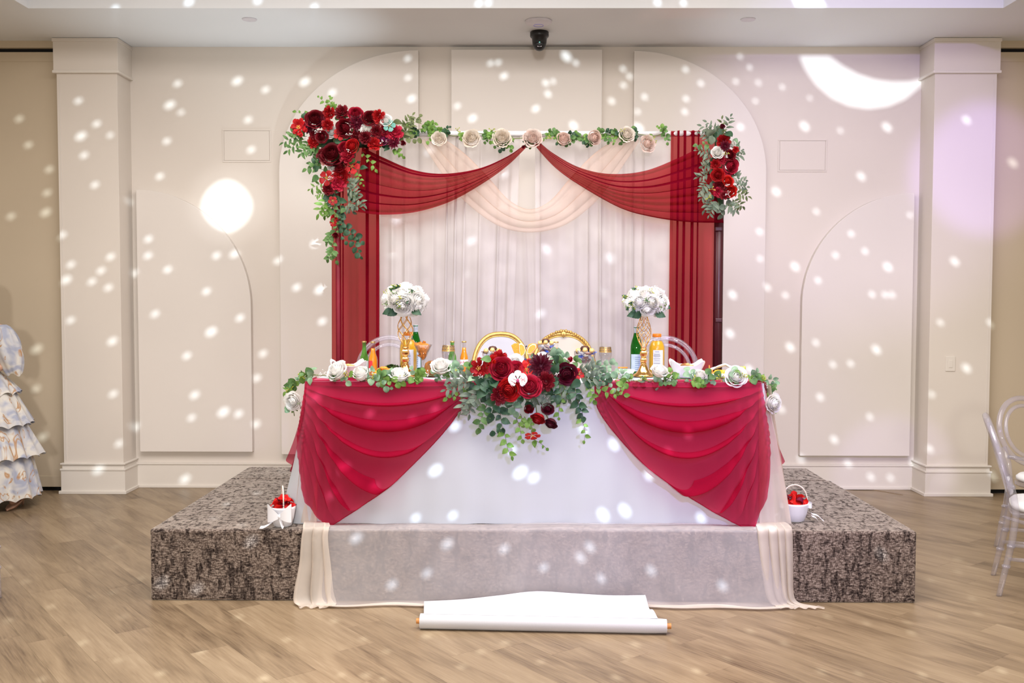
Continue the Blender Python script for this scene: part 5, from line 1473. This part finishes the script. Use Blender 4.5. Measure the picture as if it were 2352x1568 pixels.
# low oval dish of fried bites with a salad
p = at(884, 873); W = wid(62, p)/2
d = thing('low_dish', 'low white dish of fried bites between the soda bottles and vase', 'dish', p)
MB().lathe([(0, 0), (W*.5, 0), (W*.55, .004), (W*.9, .030), (W*1.0, .040), (W*.97, .041), (W*.85, .030), (W*.5, .010), (0, .008)], 32, close=False).build('china_body', M['china'], d)
for i, (dx, dy, dz) in enumerate([(-.55, -.2, .035), (-.2, -.25, .037), (.15, -.25, .036), (.45, -.15, .034), (-.35, .1, .045), (0, .05, .052), (.3, .1, .046), (-.1, -.05, .058), (.62, .05, .036)]):
    bite('fried_bite', 'orange fried bite heaped in the low white dish', 'snack', 'fried bites in the low dish', M['fried'], p+Vector((dx*W, dy*W, dz)), W*.26, IR, .6)
q = at(902, 862); W2 = wid(40, q)/2
d = thing('salad_dish', 'small white dish of dark leaf salad behind the fried bites', 'dish', q)
MB().lathe([(0, 0), (W2*.6, 0), (W2*.9, .022), (W2, .030), (W2*.96, .031), (W2*.55, .008), (0, .006)], 28, close=False).build('china_body', M['china'], d)
mb = MB()
for i in range(26):
    a = i*2.4; rr_ = W2*.16*math.sqrt(i)
    def f(u, v, a=a, rr_=rr_, i=i):
        x, y = (u-.5)*.034, (v-.5)*.022
        z = .034+.022*math.exp(-(rr_/W2)**2)+.006*math.sin(u*7+i)+.005*math.cos(v*6+i)
        c, s = math.cos(a*3), math.sin(a*3)
        return (rr_*math.cos(a)+x*c-y*s, rr_*math.sin(a)+x*s+y*c, z)
    mb.grid(f, 4, 3)
o = mb.build('salad_leaves', M['salad']); o.location = q; tag(o, 'dark leaf salad filling the small white dish', 'salad', kind='stuff')
for i, (dx, dz) in enumerate([(-.35, .036), (.1, .033)]):
    o = MB().sphere((0, 0, 0), (.014, .012, .006), 10, 6).build('tomato_slice', M['tomato']); o.location = q+Vector((dx*W2, -.55*W2, dz)); tag(o, 'red tomato slice on the dark leaf salad', 'tomato', 'tomato slices on the salad')
# brown loaf
p = at(994, 864); r0 = wid(38, p)/2
mb = MB().lathe([(0, 0), (r0*.9, .002), (r0*1.05, .02), (r0*1.0, .05), (r0*.85, .075), (r0*.5, .088), (0, .09)], 26, fn=lambda a, t: 1+.06*math.sin(5*a+4*t)+.05*math.sin(11*a-7*t))
o = mb.build('brown_loaf', M['bread']); o.location = p; tag(o, 'dark brown crusty loaf between the chips glass and the goblet', 'bread')
# small bowl and plate of carrot
p = at(1437, 866); W = wid(44, p)/2
d = thing('small_bowl', 'small white bowl of olives left of the tall green bottle', 'bowl', p)
MB().lathe([(0, 0), (W*.5, 0), (W*.8, .022), (W, .042), (W*.96, .043), (W*.75, .024), (0, .010)], 28, close=False).build('china_body', M['china'], d)
for i in range(5):
    bite('olive', 'green olive in the small white bowl', 'olive', 'olives in the small bowl', M['salad'], p+Vector((W*.3*math.cos(i*1.4), W*.3*math.sin(i*1.4), .028)), .009, IR, .8)
o = MB().box((0, 0, .004), (.055, .012, .008)).build('carrot_stick', M['capo'], bevel=.003); o.location = p+Vector((-.01, .06, .046)); o.rotation_euler = (0, 0, .1); tag(o, 'orange carrot stick lying behind the small white bowl', 'carrot')
# fruit and cheese tray
p = at(1662, 866); W = wid(112, p)/2
d = thing('snack_tray', 'white tray of cheese and fruit at the right table end', 'tray', p)
MB().box((0, 0, .012), (W*1.5, .12, .008)).build('tray_base', M['china'], d, smooth=False, bevel=.004)
mb = MB(); mb.box((0, -.065, .017), (W*1.6, .012, .016)); mb.box((0, .065, .017), (W*1.6, .012, .016)); mb.box((-W*.79, 0, .017), (.012, .118, .016)); mb.box((W*.79, 0, .017), (.012, .118, .016)); mb.build('tray_rim', M['china'], d, smooth=False, bevel=.004)
MB().box((0, 0, .004), (W*.9, .08, .008)).build('tray_foot', M['china'], d, smooth=False)
for i, (dx, dy, sx, mt, nm, lb) in enumerate([(-.18, -.03, .05, 'mango', 'mango_slice', 'long mango slice on the white tray'), (.12, -.035, .045, 'cheese', 'cheese_slice', 'pale cheese slice at the tray front'), (.38, -.03, .04, 'cheese', 'cheese_slice', 'pale cheese slice beside the tomato on the tray'), (-.05, .02, .045, 'mango', 'mango_slice', 'mango slice lying at the back of the white tray')]):
    o = MB().prism([(-sx, 0), (sx, 0), (sx*.8, .022), (-sx*.6, .026)], -.012, .012).build(nm, M[mt], smooth=False, bevel=.003); o.location = p+Vector((dx*W, dy, .016)); o.rotation_euler = (0, 0, IR.uniform(-.3, .3)); tag(o, lb, 'fruit' if mt == 'mango' else 'cheese')
for i in range(7):
    bite('cracker', 'small spiced cracker at the near corner of the white tray', 'cracker', 'crackers on the white tray', M['fried'], p+Vector((-W*(.5+.25*IR.random()), IR.uniform(-.05, .03), .018+.006*i/2)), .012, IR, .6)
o = MB().box((0, 0, .025), (.006, .006, .05)).build('pretzel_stick', M['fried'], bevel=.001); o.location = p+Vector((-W*.62, -.02, .02)); tag(o, 'upright pretzel stick on the white tray', 'snack')
o = MB().sphere((0, 0, .014), (.022, .016, .014), 14, 8).build('tomato', M['tomato']); o.location = p+Vector((W*.52, -.02, .016)); tag(o, 'small red tomato on the white tray beside the grapes', 'tomato')
for i in range(11):
    o = MB().sphere((0, 0, 0), .0105, 10, 7).build('grape', M['grape']); o.location = p+Vector((W*(.72+.20*IR.uniform(-1, 1)), IR.uniform(-.035, .035), .034+.026*IR.random())); tag(o, 'green grape heaped at the end of the white tray', 'grape', 'grapes on the white tray')
nk = MB().grid(lambda u, v: ((u-.5)*.16, (v-.5)*.06, .038+.032*(1-abs(u*2-1))+.008*math.sin(v*9+u*6)), 14, 6).build('folded_napkin', M['napkin']); nk.location = p+Vector((W*.10, .04, 0)); tag(nk, 'white folded napkin tented at the back of the tray', 'napkin')
# wooden board under the right bowl
o = MB().box((0, 0, .004), (.30, .16, .008)).build('serving_board', plain('pale_wood_board', (.45, .33, .22, 1), .6, var=.2, scale=14), bevel=.003); o.location = at(1560, 862)+Vector((0, .12, 0)); tag(o, 'pale wooden serving board behind the right square bowl', 'board')
# dried seed head
p = at(1085, 860)
ds = thing('dried_seed_head', 'dried brown seed head lying left of the red flowers', 'dried flower', p)
for i in range(16):
    a = i*2.4; e = .2+.9*((i*5) % 7)/7
    dd = Vector((math.cos(a)*math.cos(e), math.sin(a)*math.cos(e), math.sin(e)))
    o = MB().tube([Vector((0, 0, .02)), dd*.020+Vector((0, 0, .02)), dd*.034+Vector((0, 0, .02))], [.003, .006, .001], 6).build('bract', M['bread'] if i % 2 else M['tan'], ds)
# ------------------------------------------------------------------ chairs
M['acryl'] = clear('clear_acrylic', (.95, .94, .97, 1), 1.6, .10, (.85, .83, .92, 1), .06)
M['cushion'] = plain('white_seat_cushion', (.84, .83, .82, 1), .6, var=.02, scale=8)
def ghost_chair(label, loc, rot, name='clear_chair'):
    """clear chair with an oval double hoop back; front faces local -y"""
    c = thing(name, label, 'chair', loc, rot, 'clear acrylic chairs')
    SH = .445
    for sx in (-1, 1):
        pts = [(sx*.175, -.175, SH-.03), (sx*.182, -.182, .30), (sx*.186, -.190, .15), (sx*.19, -.20, 0)]
        lg = MB().tube(pts, [.019, .018, .016, .014], 12).build('leg', M['acryl'], c)
        for z in (.27, .16): MB().tube([(sx*.186+.0, -.188, z-.006), (sx*.186, -.188, z+.006)], .022, 12).build('leg_ring', M['acryl'], lg)
        pts = [(sx*.215, .265, 0), (sx*.205, .235, .15), (sx*.195, .205, .30), (sx*.190, .190, SH), (sx*.190, .205, SH+.10), (sx*.200, .235, SH+.20)]
        lg = MB().tube(pts, [.014, .016, .018, .019, .018, .016], 12).build('leg', M['acryl'], c)
        for z, y in ((.27, .211), (.16, .232)): MB().tube([(sx*.200, y, z-.006), (sx*.200, y, z+.006)], .022, 12).build('leg_ring', M['acryl'], lg)
    for z, r in ((.20, .011), (.275, .010)):
        for sx in (-1, 1): MB().tube([(sx*.186, -.188, z), (sx*.20, .0, z), (sx*.202, .222, z)], [r*.8, r*1.25, r*.8], 10).build('stretcher', M['acryl'], c)
        MB().tube([(-.186, -.188, z), (0, -.188, z), (.186, -.188, z)], [r*.8, r*1.25, r*.8], 10).build('stretcher', M['acryl'], c)
    def seat(a): 
        e = 3.2; q = (abs(math.cos(a))**e+abs(math.sin(a))**e)**(-1/e); return q
    mb = MB().lathe([(0, SH-.03), (.20, SH-.03), (.212, SH-.02), (.212, SH), (0, SH)], 40, fn=lambda a, t: seat(a)); mb.build('seat', M['acryl'], c, ang=40)
    mb = MB().lathe([(0, SH), (.19, SH+.001), (.206, SH+.012), (.206, SH+.030), (.19, SH+.046), (0, SH+.052)], 40, fn=lambda a, t: seat(a)); mb.build('cushion', M['cushion'], c)
    def hoop(rx, rz, zc, r):
        pts = []
        for i in range(44):
            a = 2*PI*i/44; z = zc+rz*math.sin(a)
            pts.append((rx*math.cos(a), .195+.23*((z-SH)/.5)**1.3*.62 if z > SH else .195, z))
        return MB().tube(pts, r, 12, closed=True)
    hoop(.205, .205, SH+.29, .017).build('hoop', M['acryl'], c)
    hoop(.158, .158, SH+.29, .012).build('hoop', M['acryl'], c)
    MB().tube([(-.19, .205, SH+.14), (0, .20, SH+.11), (.19, .205, SH+.14)], .012, 10).build('back_rail', M['acryl'], c)
    return c
def gold_chair(label, loc, rot, carved, half=.185):
    c = thing('gold_chair', label, 'chair', loc, rot, 'gold oval back chairs')
    SH = .44
    up = plain('ivory_upholstery' if carved else 'white_upholstery', (.52, .48, .40, 1) if carved else (.47, .465, .49, 1), .75, var=.02, scale=12)
    for sx in (-1, 1):
        MB().tube([(sx*.19, -.2, SH-.03), (sx*.2, -.215, .3), (sx*.19, -.2, .12), (sx*.2, -.23, 0)], [.022, .02, .014, .012], 10).build('leg', M['goldm'], c)
        MB().tube([(sx*.18, .2, SH), (sx*.185, .21, .2), (sx*.19, .26, 0)], [.02, .017, .013], 10).build('leg', M['goldm'], c)
        MB().tube([(sx*.13, .20, SH-.02), (sx*.12, .235, SH+.09)], .016, 10).build('back_post', M['goldm'], c)
    MB().lathe([(0, SH-.05), (.19, SH-.05), (.202, SH-.03), (.202, SH-.005), (.19, SH), (0, SH)], 32).build('seat_rail', M['goldm'], c)
    MB().lathe([(0, SH), (.185, SH), (.196, SH+.025), (.175, SH+.06), (0, SH+.08)], 32).build('seat_pad', up, c)
    zc, rz = SH+.29, .235
    yb = lambda z: .205+.16*(z-SH)/.5
    def ell(i, n, k=1.0):
        a = 2*PI*i/n; z = zc+rz*k*math.sin(a); e = .8
        x = half*k*1.0*abs(math.cos(a))**e*(1 if math.cos(a) > 0 else -1)
        return (x, yb(z), z)
    MB().tube([ell(i, 56) for i in range(56)], .0145, 10, closed=True).build('back_frame', M['goldm'], c)
    MB().tube([ell(i, 56, .93) for i in range(56)], .005, 8, closed=True).build('bead_trim', M['goldm'], c)
    mb = MB()
    n = 48
    ring = [Vector(ell(i, n, .93)) for i in range(n)]
    cf = Vector((0, yb(zc)-.022, zc)); cb = Vector((0, yb(zc)+.012, zc))
    vs = []; 
    for k, dy in ((1.0, 0), (.8, -.014), (.5, -.02)):
        for q in ring: vs.append((q.x*k, q.y*1+dy, zc+(q.z-zc)*k))
    vs.append(cf)
    fs = []
    for l in range(2):
        for i in range(n): j = (i+1) % n; fs.append((l*n+i, l*n+j, (l+1)*n+j, (l+1)*n+i))
    for i in range(n): fs.append((2*n+i, 2*n+(i+1) % n, 3*n))
    vs2 = [(q.x, q.y+.014, q.z) for q in ring]; k0 = len(vs); vs += vs2; fs.append(tuple(range(k0, k0+n))[::-1])
    mb.add(vs, fs); mb.build('back_pad', up, c)
    if carved:
        top = Vector(ell(14, 56))
        cr = MB()
        for i in range(25):
            t = (i-12)/12; a = PI/2-t*.95
            q = Vector((half*math.cos(a)*1.02, 0, zc+rz*math.sin(a)*1.03)); q.y = yb(q.z)-.012
            cr.sphere(q+Vector((0, 0, .012*(1-abs(t)))), (.011-.004*abs(t), .010, .010-.003*abs(t)+.004*(i % 2)), 8, 6)
        cr.build('crest_carving', M['goldm'], c)
        sh = MB()
        for i in range(7):
            a = PI/2+(i-3)*.26
            sh.tube([top+Vector((0, -.022, -.024)), top+Vector((.020*math.cos(a), -.030, -.018+.034*math.sin(a)))], [.003, .0055], 8)
        sh.build('crest_shell', M['goldm'], c)
    return c
YCH = 6.36
def seat_at(px): return Vector((PY(px, 780, YCH+.32).x, YCH, ZS))
ghost_chair('clear hoop back chair behind the fried bites dish', seat_at(895), PI, 'clear_chair').rotation_euler[2] = 0
ghost_chair('clear hoop back chair behind the juice bottle and right square bowl', seat_at(1528), 0)
gold_chair('plain gold oval back chair with white upholstery behind the table', seat_at(1150), 0, False, .185)
gold_chair('carved gold chair with ivory upholstery behind the table', seat_at(1295), 0, True, .205)
fw = Vector((.93, -.37, 0)).normalized()
A_, B_ = PZ(2281, 1319, 0), PZ(2294, 1370, 0)
mid = (A_+B_)/2
ghost_chair('clear chair on the floor at the right edge, turned side on', mid+fw*.265, math.atan2(fw.x, -fw.y))
ghost_chair('clear chair on the floor behind the one turned side on', Vector((PY(2388, 1000, 6.35).x, 6.12, 0)), .25)
q = PZ(1, 1373, 0)
ghost_chair('clear chair at the left edge, only a leg showing', q+Vector((-.283, 0, 0)), .811)
# ------------------------------------------------------------------ petal baskets on the stage
M['satin'] = plain('white_satin', (.82, .82, .86, 1), .35, var=.03, scale=12, sheen=.3)
M['pearl'] = plain('ivory_pearl', (.86, .80, .68, 1), .25, coat=.5)
M['petal'] = leafy('loose_petal_red', (.62, .008, .010, 1), (.85, .02, .015, 1), .5, .25)
M['petald'] = leafy('loose_petal_dark', (.10, .003, .02, 1), (.2, .006, .04, 1), .5, .2)
def basket(px, pyb, wpx, pyrim, pyh, label, side, wide, bow_front, seed):
    p = PZ(px, pyb, ZS+.002); W = wid(wpx, p)/2; H = hgt(px, pyrim, p); HH = hgt(px, pyh, p)
    p = p+Vector((0, W, 0))
    b = thing('petal_basket', label, 'basket', p, 0, 'flower girl baskets')
    r_ = random.Random(seed)
    pl = lambda a, t: 1+.018*math.cos(18*a)*t
    MB().lathe([(0, .002), (W*.62, .002), (W*.70, .006), (W*.88, H*.45), (W*1.0, H*.9), (W*1.02, H), (W*.97, H*1.01), (W*.93, H*.9), (W*.66, H*.2), (0, H*.15)], 54, fn=pl, close=False).build('satin_body', M['satin'], b)
    hb = MB(); n = 44
    for i in range(n+1):
        a = PI*i/n
        x = W*.95*math.cos(a)
        q = Vector((x if wide else x*.28, (0 if wide else -W*.9*math.cos(a)*.95), H*.92+(HH-H*.92)*math.sin(a)**.85))
        hb.sphere(q, .0042, 8, 6)
    hb.build('pearl_handle', M['pearl'], b)
    bl = MB()
    if bow_front:
        o_ = Vector((0, -W*1.02, H*.62))
        def lp(s):
            def f(u, v):
                a = u*2*PI; sx = .5-.5*math.cos(a)
                return tuple(o_+Vector((s*sx*W*.95, -.014*math.sin(a)-.006, (v-.5)*(.012+.085*sx)+.020*sx+.010*math.sin(a)*(v-.5))))
            return f
        for s in (-1, 1): MB().grid(lp(s), 24, 6).build('bow_loop', M['satin'], b)
        MB().sphere(o_+Vector((0, -.008, 0)), (.010, .009, .013), 12, 8).build('bow_knot', M['satin'], b)
        for (tx, tz, l) in ((-1.5, -H*.58, 1), (.35, -H*.62, 1)):
            e = Vector((tx*W, -W*1.25, .006))
            def tf(u, v, e=e): 
                q = (o_+Vector((0, -.006, 0))).lerp(e, u); q.z = max(.004, o_.z*(1-u)**1.6); 
                return (q.x+(v-.5)*.012*(1-u), q.y+(v-.5)*.03*u, q.z+(v-.5)*.018*(1-.6*u)+.008)
            MB().grid(tf, 18, 3).build('ribbon_tail', M['satin'], b)
    else:
        for s in (-1, 1):
            for k in range(2):
                o_ = Vector((s*W*.98, -W*.1, H*.92))
                e = Vector((s*W*(1.25+.5*k+(.35 if s > 0 else 0)), -W*(.5-.3*k), .006))
                def tf(u, v, o_=o_, e=e, s=s, k=k):
                    q = o_.lerp(e, u**1.8); q.z = max(.004, o_.z*(1-u**.8)+.006+.008*math.sin(u*9+k))
                    return (q.x, q.y+(v-.5)*.016, q.z+(v-.5)*.006)
                MB().grid(tf, 20, 3).build('ribbon_tail', M['satin'], b)
            MB().grid(lambda u, v, s=s: (s*(W*1.0+.016*math.sin(2*PI*u)), -W*.15+.03*math.cos(2*PI*u)+(v-.5)*.004, H*.9+(v-.5)*.026), 20, 3).build('bow_loop', M['satin'], b)
    def pet():
        return MB().grid(lambda u, v: ((u-.5)*.046*(1-.5*abs(v-.6)), (v-.5)*.042, .010*math.sin(u*3.1)+.006*math.cos(v*5)), 6, 5)
    for i in range(17):
        a = i*2.4; rr_ = W*.21*math.sqrt(i)*.95
        o = pet().build('rose_petal', M['petald'] if i % 6 == 4 else M['petal']); o.location = p+Vector((rr_*math.cos(a), rr_*math.sin(a)*.9, H*(.98+.40*(1-i/17))))
        o.rotation_euler = (r_.uniform(-.9, .9), r_.uniform(-.9, .9), r_.uniform(0, 6))
        dk_ = i % 6 == 4
        tag(o, '%s petal heaped in the basket %s' % ('dark' if dk_ else 'red', side), 'petal', '%s petals in the basket %s' % ('dark' if dk_ else 'red', side))
    o = MB().lathe([(0, H*.3), (W*.7, H*.5), (W*.9, H*.92), (W*.5, H*1.12), (0, H*1.2)], 20, fn=lambda a, t: 1+.06*math.sin(6*a+5*t)).build('petal_heap', M['petal']); o.location = p; tag(o, 'mass of red petals filling the basket %s' % side, 'petals', kind='stuff')
basket(643, 1214, 59, 1168, 1122, 'white satin petal basket with front bow left of the table', 'left of the table', False, True, 1)
basket(1833, 1203, 64, 1160, 1119, 'white satin petal basket with arched pearl handle right of the table', 'right of the table', True, False, 2)

# ------------------------------------------------------------------ person at the left edge
def chiffon_print():
    m, nt, b, o = new_mat('pale_blue_floral_chiffon')
    co = coords(nt)
    n1 = noise_node(nt, 7, 2, co); n1.inputs['Distortion'].default_value = 1.2
    n2 = noise_node(nt, 5.5, 2, coords(nt, 'Object', (1, 1, .6), (.4, .3, .2))); n2.inputs['Distortion'].default_value = 2.2
    r1 = ramp(nt, n1.outputs['Fac'], [(.36, (.40, .42, .52, 1)), (.48, (.60, .59, .60, 1)), (.60, (.74, .70, .63, 1))])
    r2 = ramp(nt, n2.outputs['Fac'], [(.60, (0, 0, 0, 1)), (.635, (1, 1, 1, 1)), (.655, (0, 0, 0, 1))])
    mx = N(nt, 'ShaderNodeMix', data_type='RGBA'); nt.links.new(r2.outputs[0], mx.inputs[0]); nt.links.new(r1.outputs[0], mx.inputs[6]); mx.inputs[7].default_value = (.48, .24, .08, 1)
    nt.links.new(mx.outputs[2], b.inputs['Base Color']); b.inputs['Roughness'].default_value = .7
    return m
M['chiff'] = chiffon_print()
M['skin'] = plain('skin', (.62, .36, .25, 1), .5, var=.04)
M['hair'] = plain('dark_brown_hair', (.045, .022, .012, 1), .45, var=.3, scale=60)
M['shoe'] = plain('nude_leather', (.72, .42, .29, 1), .35, var=.03)
YP = 7.42
px_c = PY(-40, 900, YP)
pr = thing('person', 'person in a pale blue tiered dress with puff sleeves at the left edge', 'person', (px_c.x, YP, 0))
sk = bpy.data.meshes.new('body')
J = [(0,0,.90,.125,.095), (0,0,1.02,.105,.08), (0,0,1.20,.125,.09), (0,.0,1.33,.12,.075), (0,0,1.40,.05,.05), (0,-.01,1.47,.048,.048), (0,-.02,1.56,.072,.085), (0,-.02,1.64,.06,.07),
     (.15,0,1.345,.05,.05), (.20,.01,1.20,.042,.042), (.185,0,1.07,.036,.036), (.06,-.13,1.03,.030,.030), (.05,-.20,1.06,.026,.02), (.01,-.24,1.065,.03,.016),
     (-.15,0,1.345,.05,.05), (-.20,.01,1.20,.042,.042), (-.215,0,1.07,.036,.036), (-.15,-.14,1.04,.030,.030), (-.08,-.21,1.06,.026,.02), (-.03,-.25,1.07,.03,.016),
     (.10,0,.82,.085,.085), (.15,-.01,.50,.058,.06), (.20,.0,.28,.05,.052), (.245,.01,.10,.030,.032), (.245,-.10,.045,.03,.02),
     (-.10,0,.82,.085,.085), (-.11,-.01,.50,.058,.06), (-.12,.03,.28,.05,.052), (-.12,.04,.10,.030,.032), (-.12,-.07,.045,.03,.02)]
E_ = [(0,1),(1,2),(2,3),(3,4),(4,5),(5,6),(6,7),(3,8),(8,9),(9,10),(10,11),(11,12),(12,13),(3,14),(14,15),(15,16),(16,17),(17,18),(18,19),(0,20),(20,21),(21,22),(22,23),(23,24),(0,25),(25,26),(26,27),(27,28),(28,29)]
# five fingers on each hand
VJ = [j[:3] for j in J]; RJ = [j[3:] for j in J]
for hand, sx in ((13, 1), (19, -1)):
    bx, by, bz = VJ[hand]
    for fi, (dx, dy, dz, ln) in enumerate([(-.4*sx, -.7, .35, .05), (-.75*sx, -.55, .14, .075), (-.8*sx, -.5, .02, .08), (-.8*sx, -.5, -.10, .075), (-.75*sx, -.5, -.22, .06)]):
        k = len(VJ); d_ = Vector((dx, dy, dz)).normalized()
        st = Vector((bx, by, bz))+Vector((0, 0, .022-.011*fi))
        VJ.append(tuple(st)); RJ.append((.0085, .0085))
        VJ.append(tuple(st+d_*ln*.55)); RJ.append((.008, .008))
        VJ.append(tuple(st+d_*ln*.55+Vector((d_.x*.6, d_.y*.4, -.5)).normalized()*ln*.45)); RJ.append((.0065, .0065))
        E_ += [(hand, k), (k, k+1), (k+1, k+2)]
sk.from_pydata(VJ, E_, [])
bo = place_mesh('body', sk, M['skin'], pr)
md = bo.modifiers.new('skin', 'SKIN'); 
for i, v in enumerate(sk.skin_vertices[0].data): v.radius = RJ[i]; v.use_root = (i == 0)
md.use_smooth_shade = True
sd = bo.modifiers.new('sub', 'SUBSURF'); sd.levels = 1; sd.render_levels = 2
# face
MB().sphere((0, -.100, 1.575), (.010, .014, .016), 10, 8).build('nose', M['skin'], pr)
for sx in (-1, 1):
    e = MB().sphere((sx*.030, -.090, 1.598), (.013, .008, .008), 12, 8).build('eye', M['china'], pr)
    MB().sphere((sx*.030, -.0975, 1.598), (.006, .003, .006), 10, 6).build('iris', M['hair'], e)
    MB().tube([(sx*.016, -.096, 1.618), (sx*.032, -.096, 1.622), (sx*.046, -.088, 1.616)], .0025, 6).build('eyebrow', M['hair'], pr)
    MB().sphere((sx*.076, -.01, 1.585), (.008, .016, .024), 10, 8).build('ear', M['skin'], pr)
MB().sphere((0, -.092, 1.542), (.022, .008, .007), 12, 6).build('lips', plain('rose_lips', (.45, .10, .09, 1), .4), pr)
def hair(u, v):
    a = PI*.5+(u-.5)*2*PI*(.56+.44*smoothstep(.38, .12, v)); el = PI*.5-v*PI*.62
    r = .098+.012*math.sin(u*40)*.15
    z = 1.60+.105*math.sin(el) if v < .75 else 1.60+.105*math.sin(PI*.5-.75*PI*.62)-(v-.75)*1.0
    q = math.cos(el) if v < .75 else math.cos(PI*.5-.75*PI*.62)*(1+.1*(v-.75))
    return (.084*q*math.cos(a)*1.0, .012+.108*q*math.sin(a), z)
h = MB().grid(hair, 48, 24).build('hair', M['hair'], pr); hm = h.modifiers.new('thick', 'SOLIDIFY'); hm.thickness = .012
# dress: bodice, puff sleeves, four ruffled tiers
MB().lathe([(.115, .98), (.112, 1.02), (.125, 1.10), (.142, 1.20), (.150, 1.27), (.130, 1.34), (.085, 1.385)], 40, fn=lambda a, t: 1-.20*abs(math.sin(a)), close=False).build('bodice', M['chiff'], pr)
for sx in (-1, 1):
    def slv(u, v, sx=sx):
        a = 2*PI*u; r = .035+.062*math.sin(PI*(v**.8)*.97)**.7
        r *= 1+.06*math.sin(9*a+5*v)+.05*math.sin(4*a-7*v)
        c = Vector((sx*(.150+.098*v), .0, 1.375-.375*v))
        return (c.x+r*math.cos(a)*1.0, c.y+r*math.sin(a)*.95, c.z+.012*math.sin(a*3)*v)
    MB().grid(slv, 40, 26).build('puff_sleeve', M['chiff'], pr)
zs = lambda py: PY(0, py, YP).z
for i, (pt, pb, r0, r1, nfl, ph) in enumerate([(855, 902, .13, .262, 15, .3), (888, 974, .20, .345, 17, 1.2), (962, 1046, .275, .402, 19, 2.2), (1030, 1138, .32, .396, 18, .8)]):
    zt, zb = zs(pt), zs(pb)
    def tier(u, v, zt=zt, zb=zb, r0=r0, r1=r1, nfl=nfl, ph=ph):
        a = 2*PI*u; r = r0+(r1-r0)*v**.9
        r *= 1+.050*v*math.sin(nfl*a+ph)+.03*v*math.sin(5*a+ph*3)
        return (r*math.cos(a), r*math.sin(a)*.92, zt+(zb-zt)*v+.012*v*math.sin(nfl*a*1.0+ph+1.2))
    MB().grid(tier, 140, 12).build('skirt_tier', M['chiff'], pr)
# shoes
for sx, cx, cy in ((1, .245, 0), (-1, -.12, .03)):
    mb = MB()
    prof_ = [(.09, .024, .055, .07), (.05, .030, .05, .075), (0, .036, .035, .06), (-.05, .038, .02, .048), (-.10, .034, .012, .036), (-.14, .020, .010, .026), (-.165, .003, .010, .016)]
    n = 12; vs = []
    for (y, hw_, zb, zt) in prof_:
        for j in range(n):
            a = 2*PI*j/n; zz = zb+(zt-zb)*(.5+.5*math.sin(a))
            vs.append((cx+hw_*math.cos(a), cy+y, max(.004, zz-.02*(zz < zb+.002))))
    fs = [(i*n+j, i*n+(j+1) % n, (i+1)*n+(j+1) % n, (i+1)*n+j) for i in range(len(prof_)-1) for j in range(n)]
    fs.append(tuple(range(n))[::-1])
    s_ = mb.add(vs, fs).build('shoe', M['shoe'], pr)
    MB().tube([(cx, cy+.075, .055), (cx, cy+.08, 0)], [.014, .007], 10).build('heel', M['shoe'], s_)
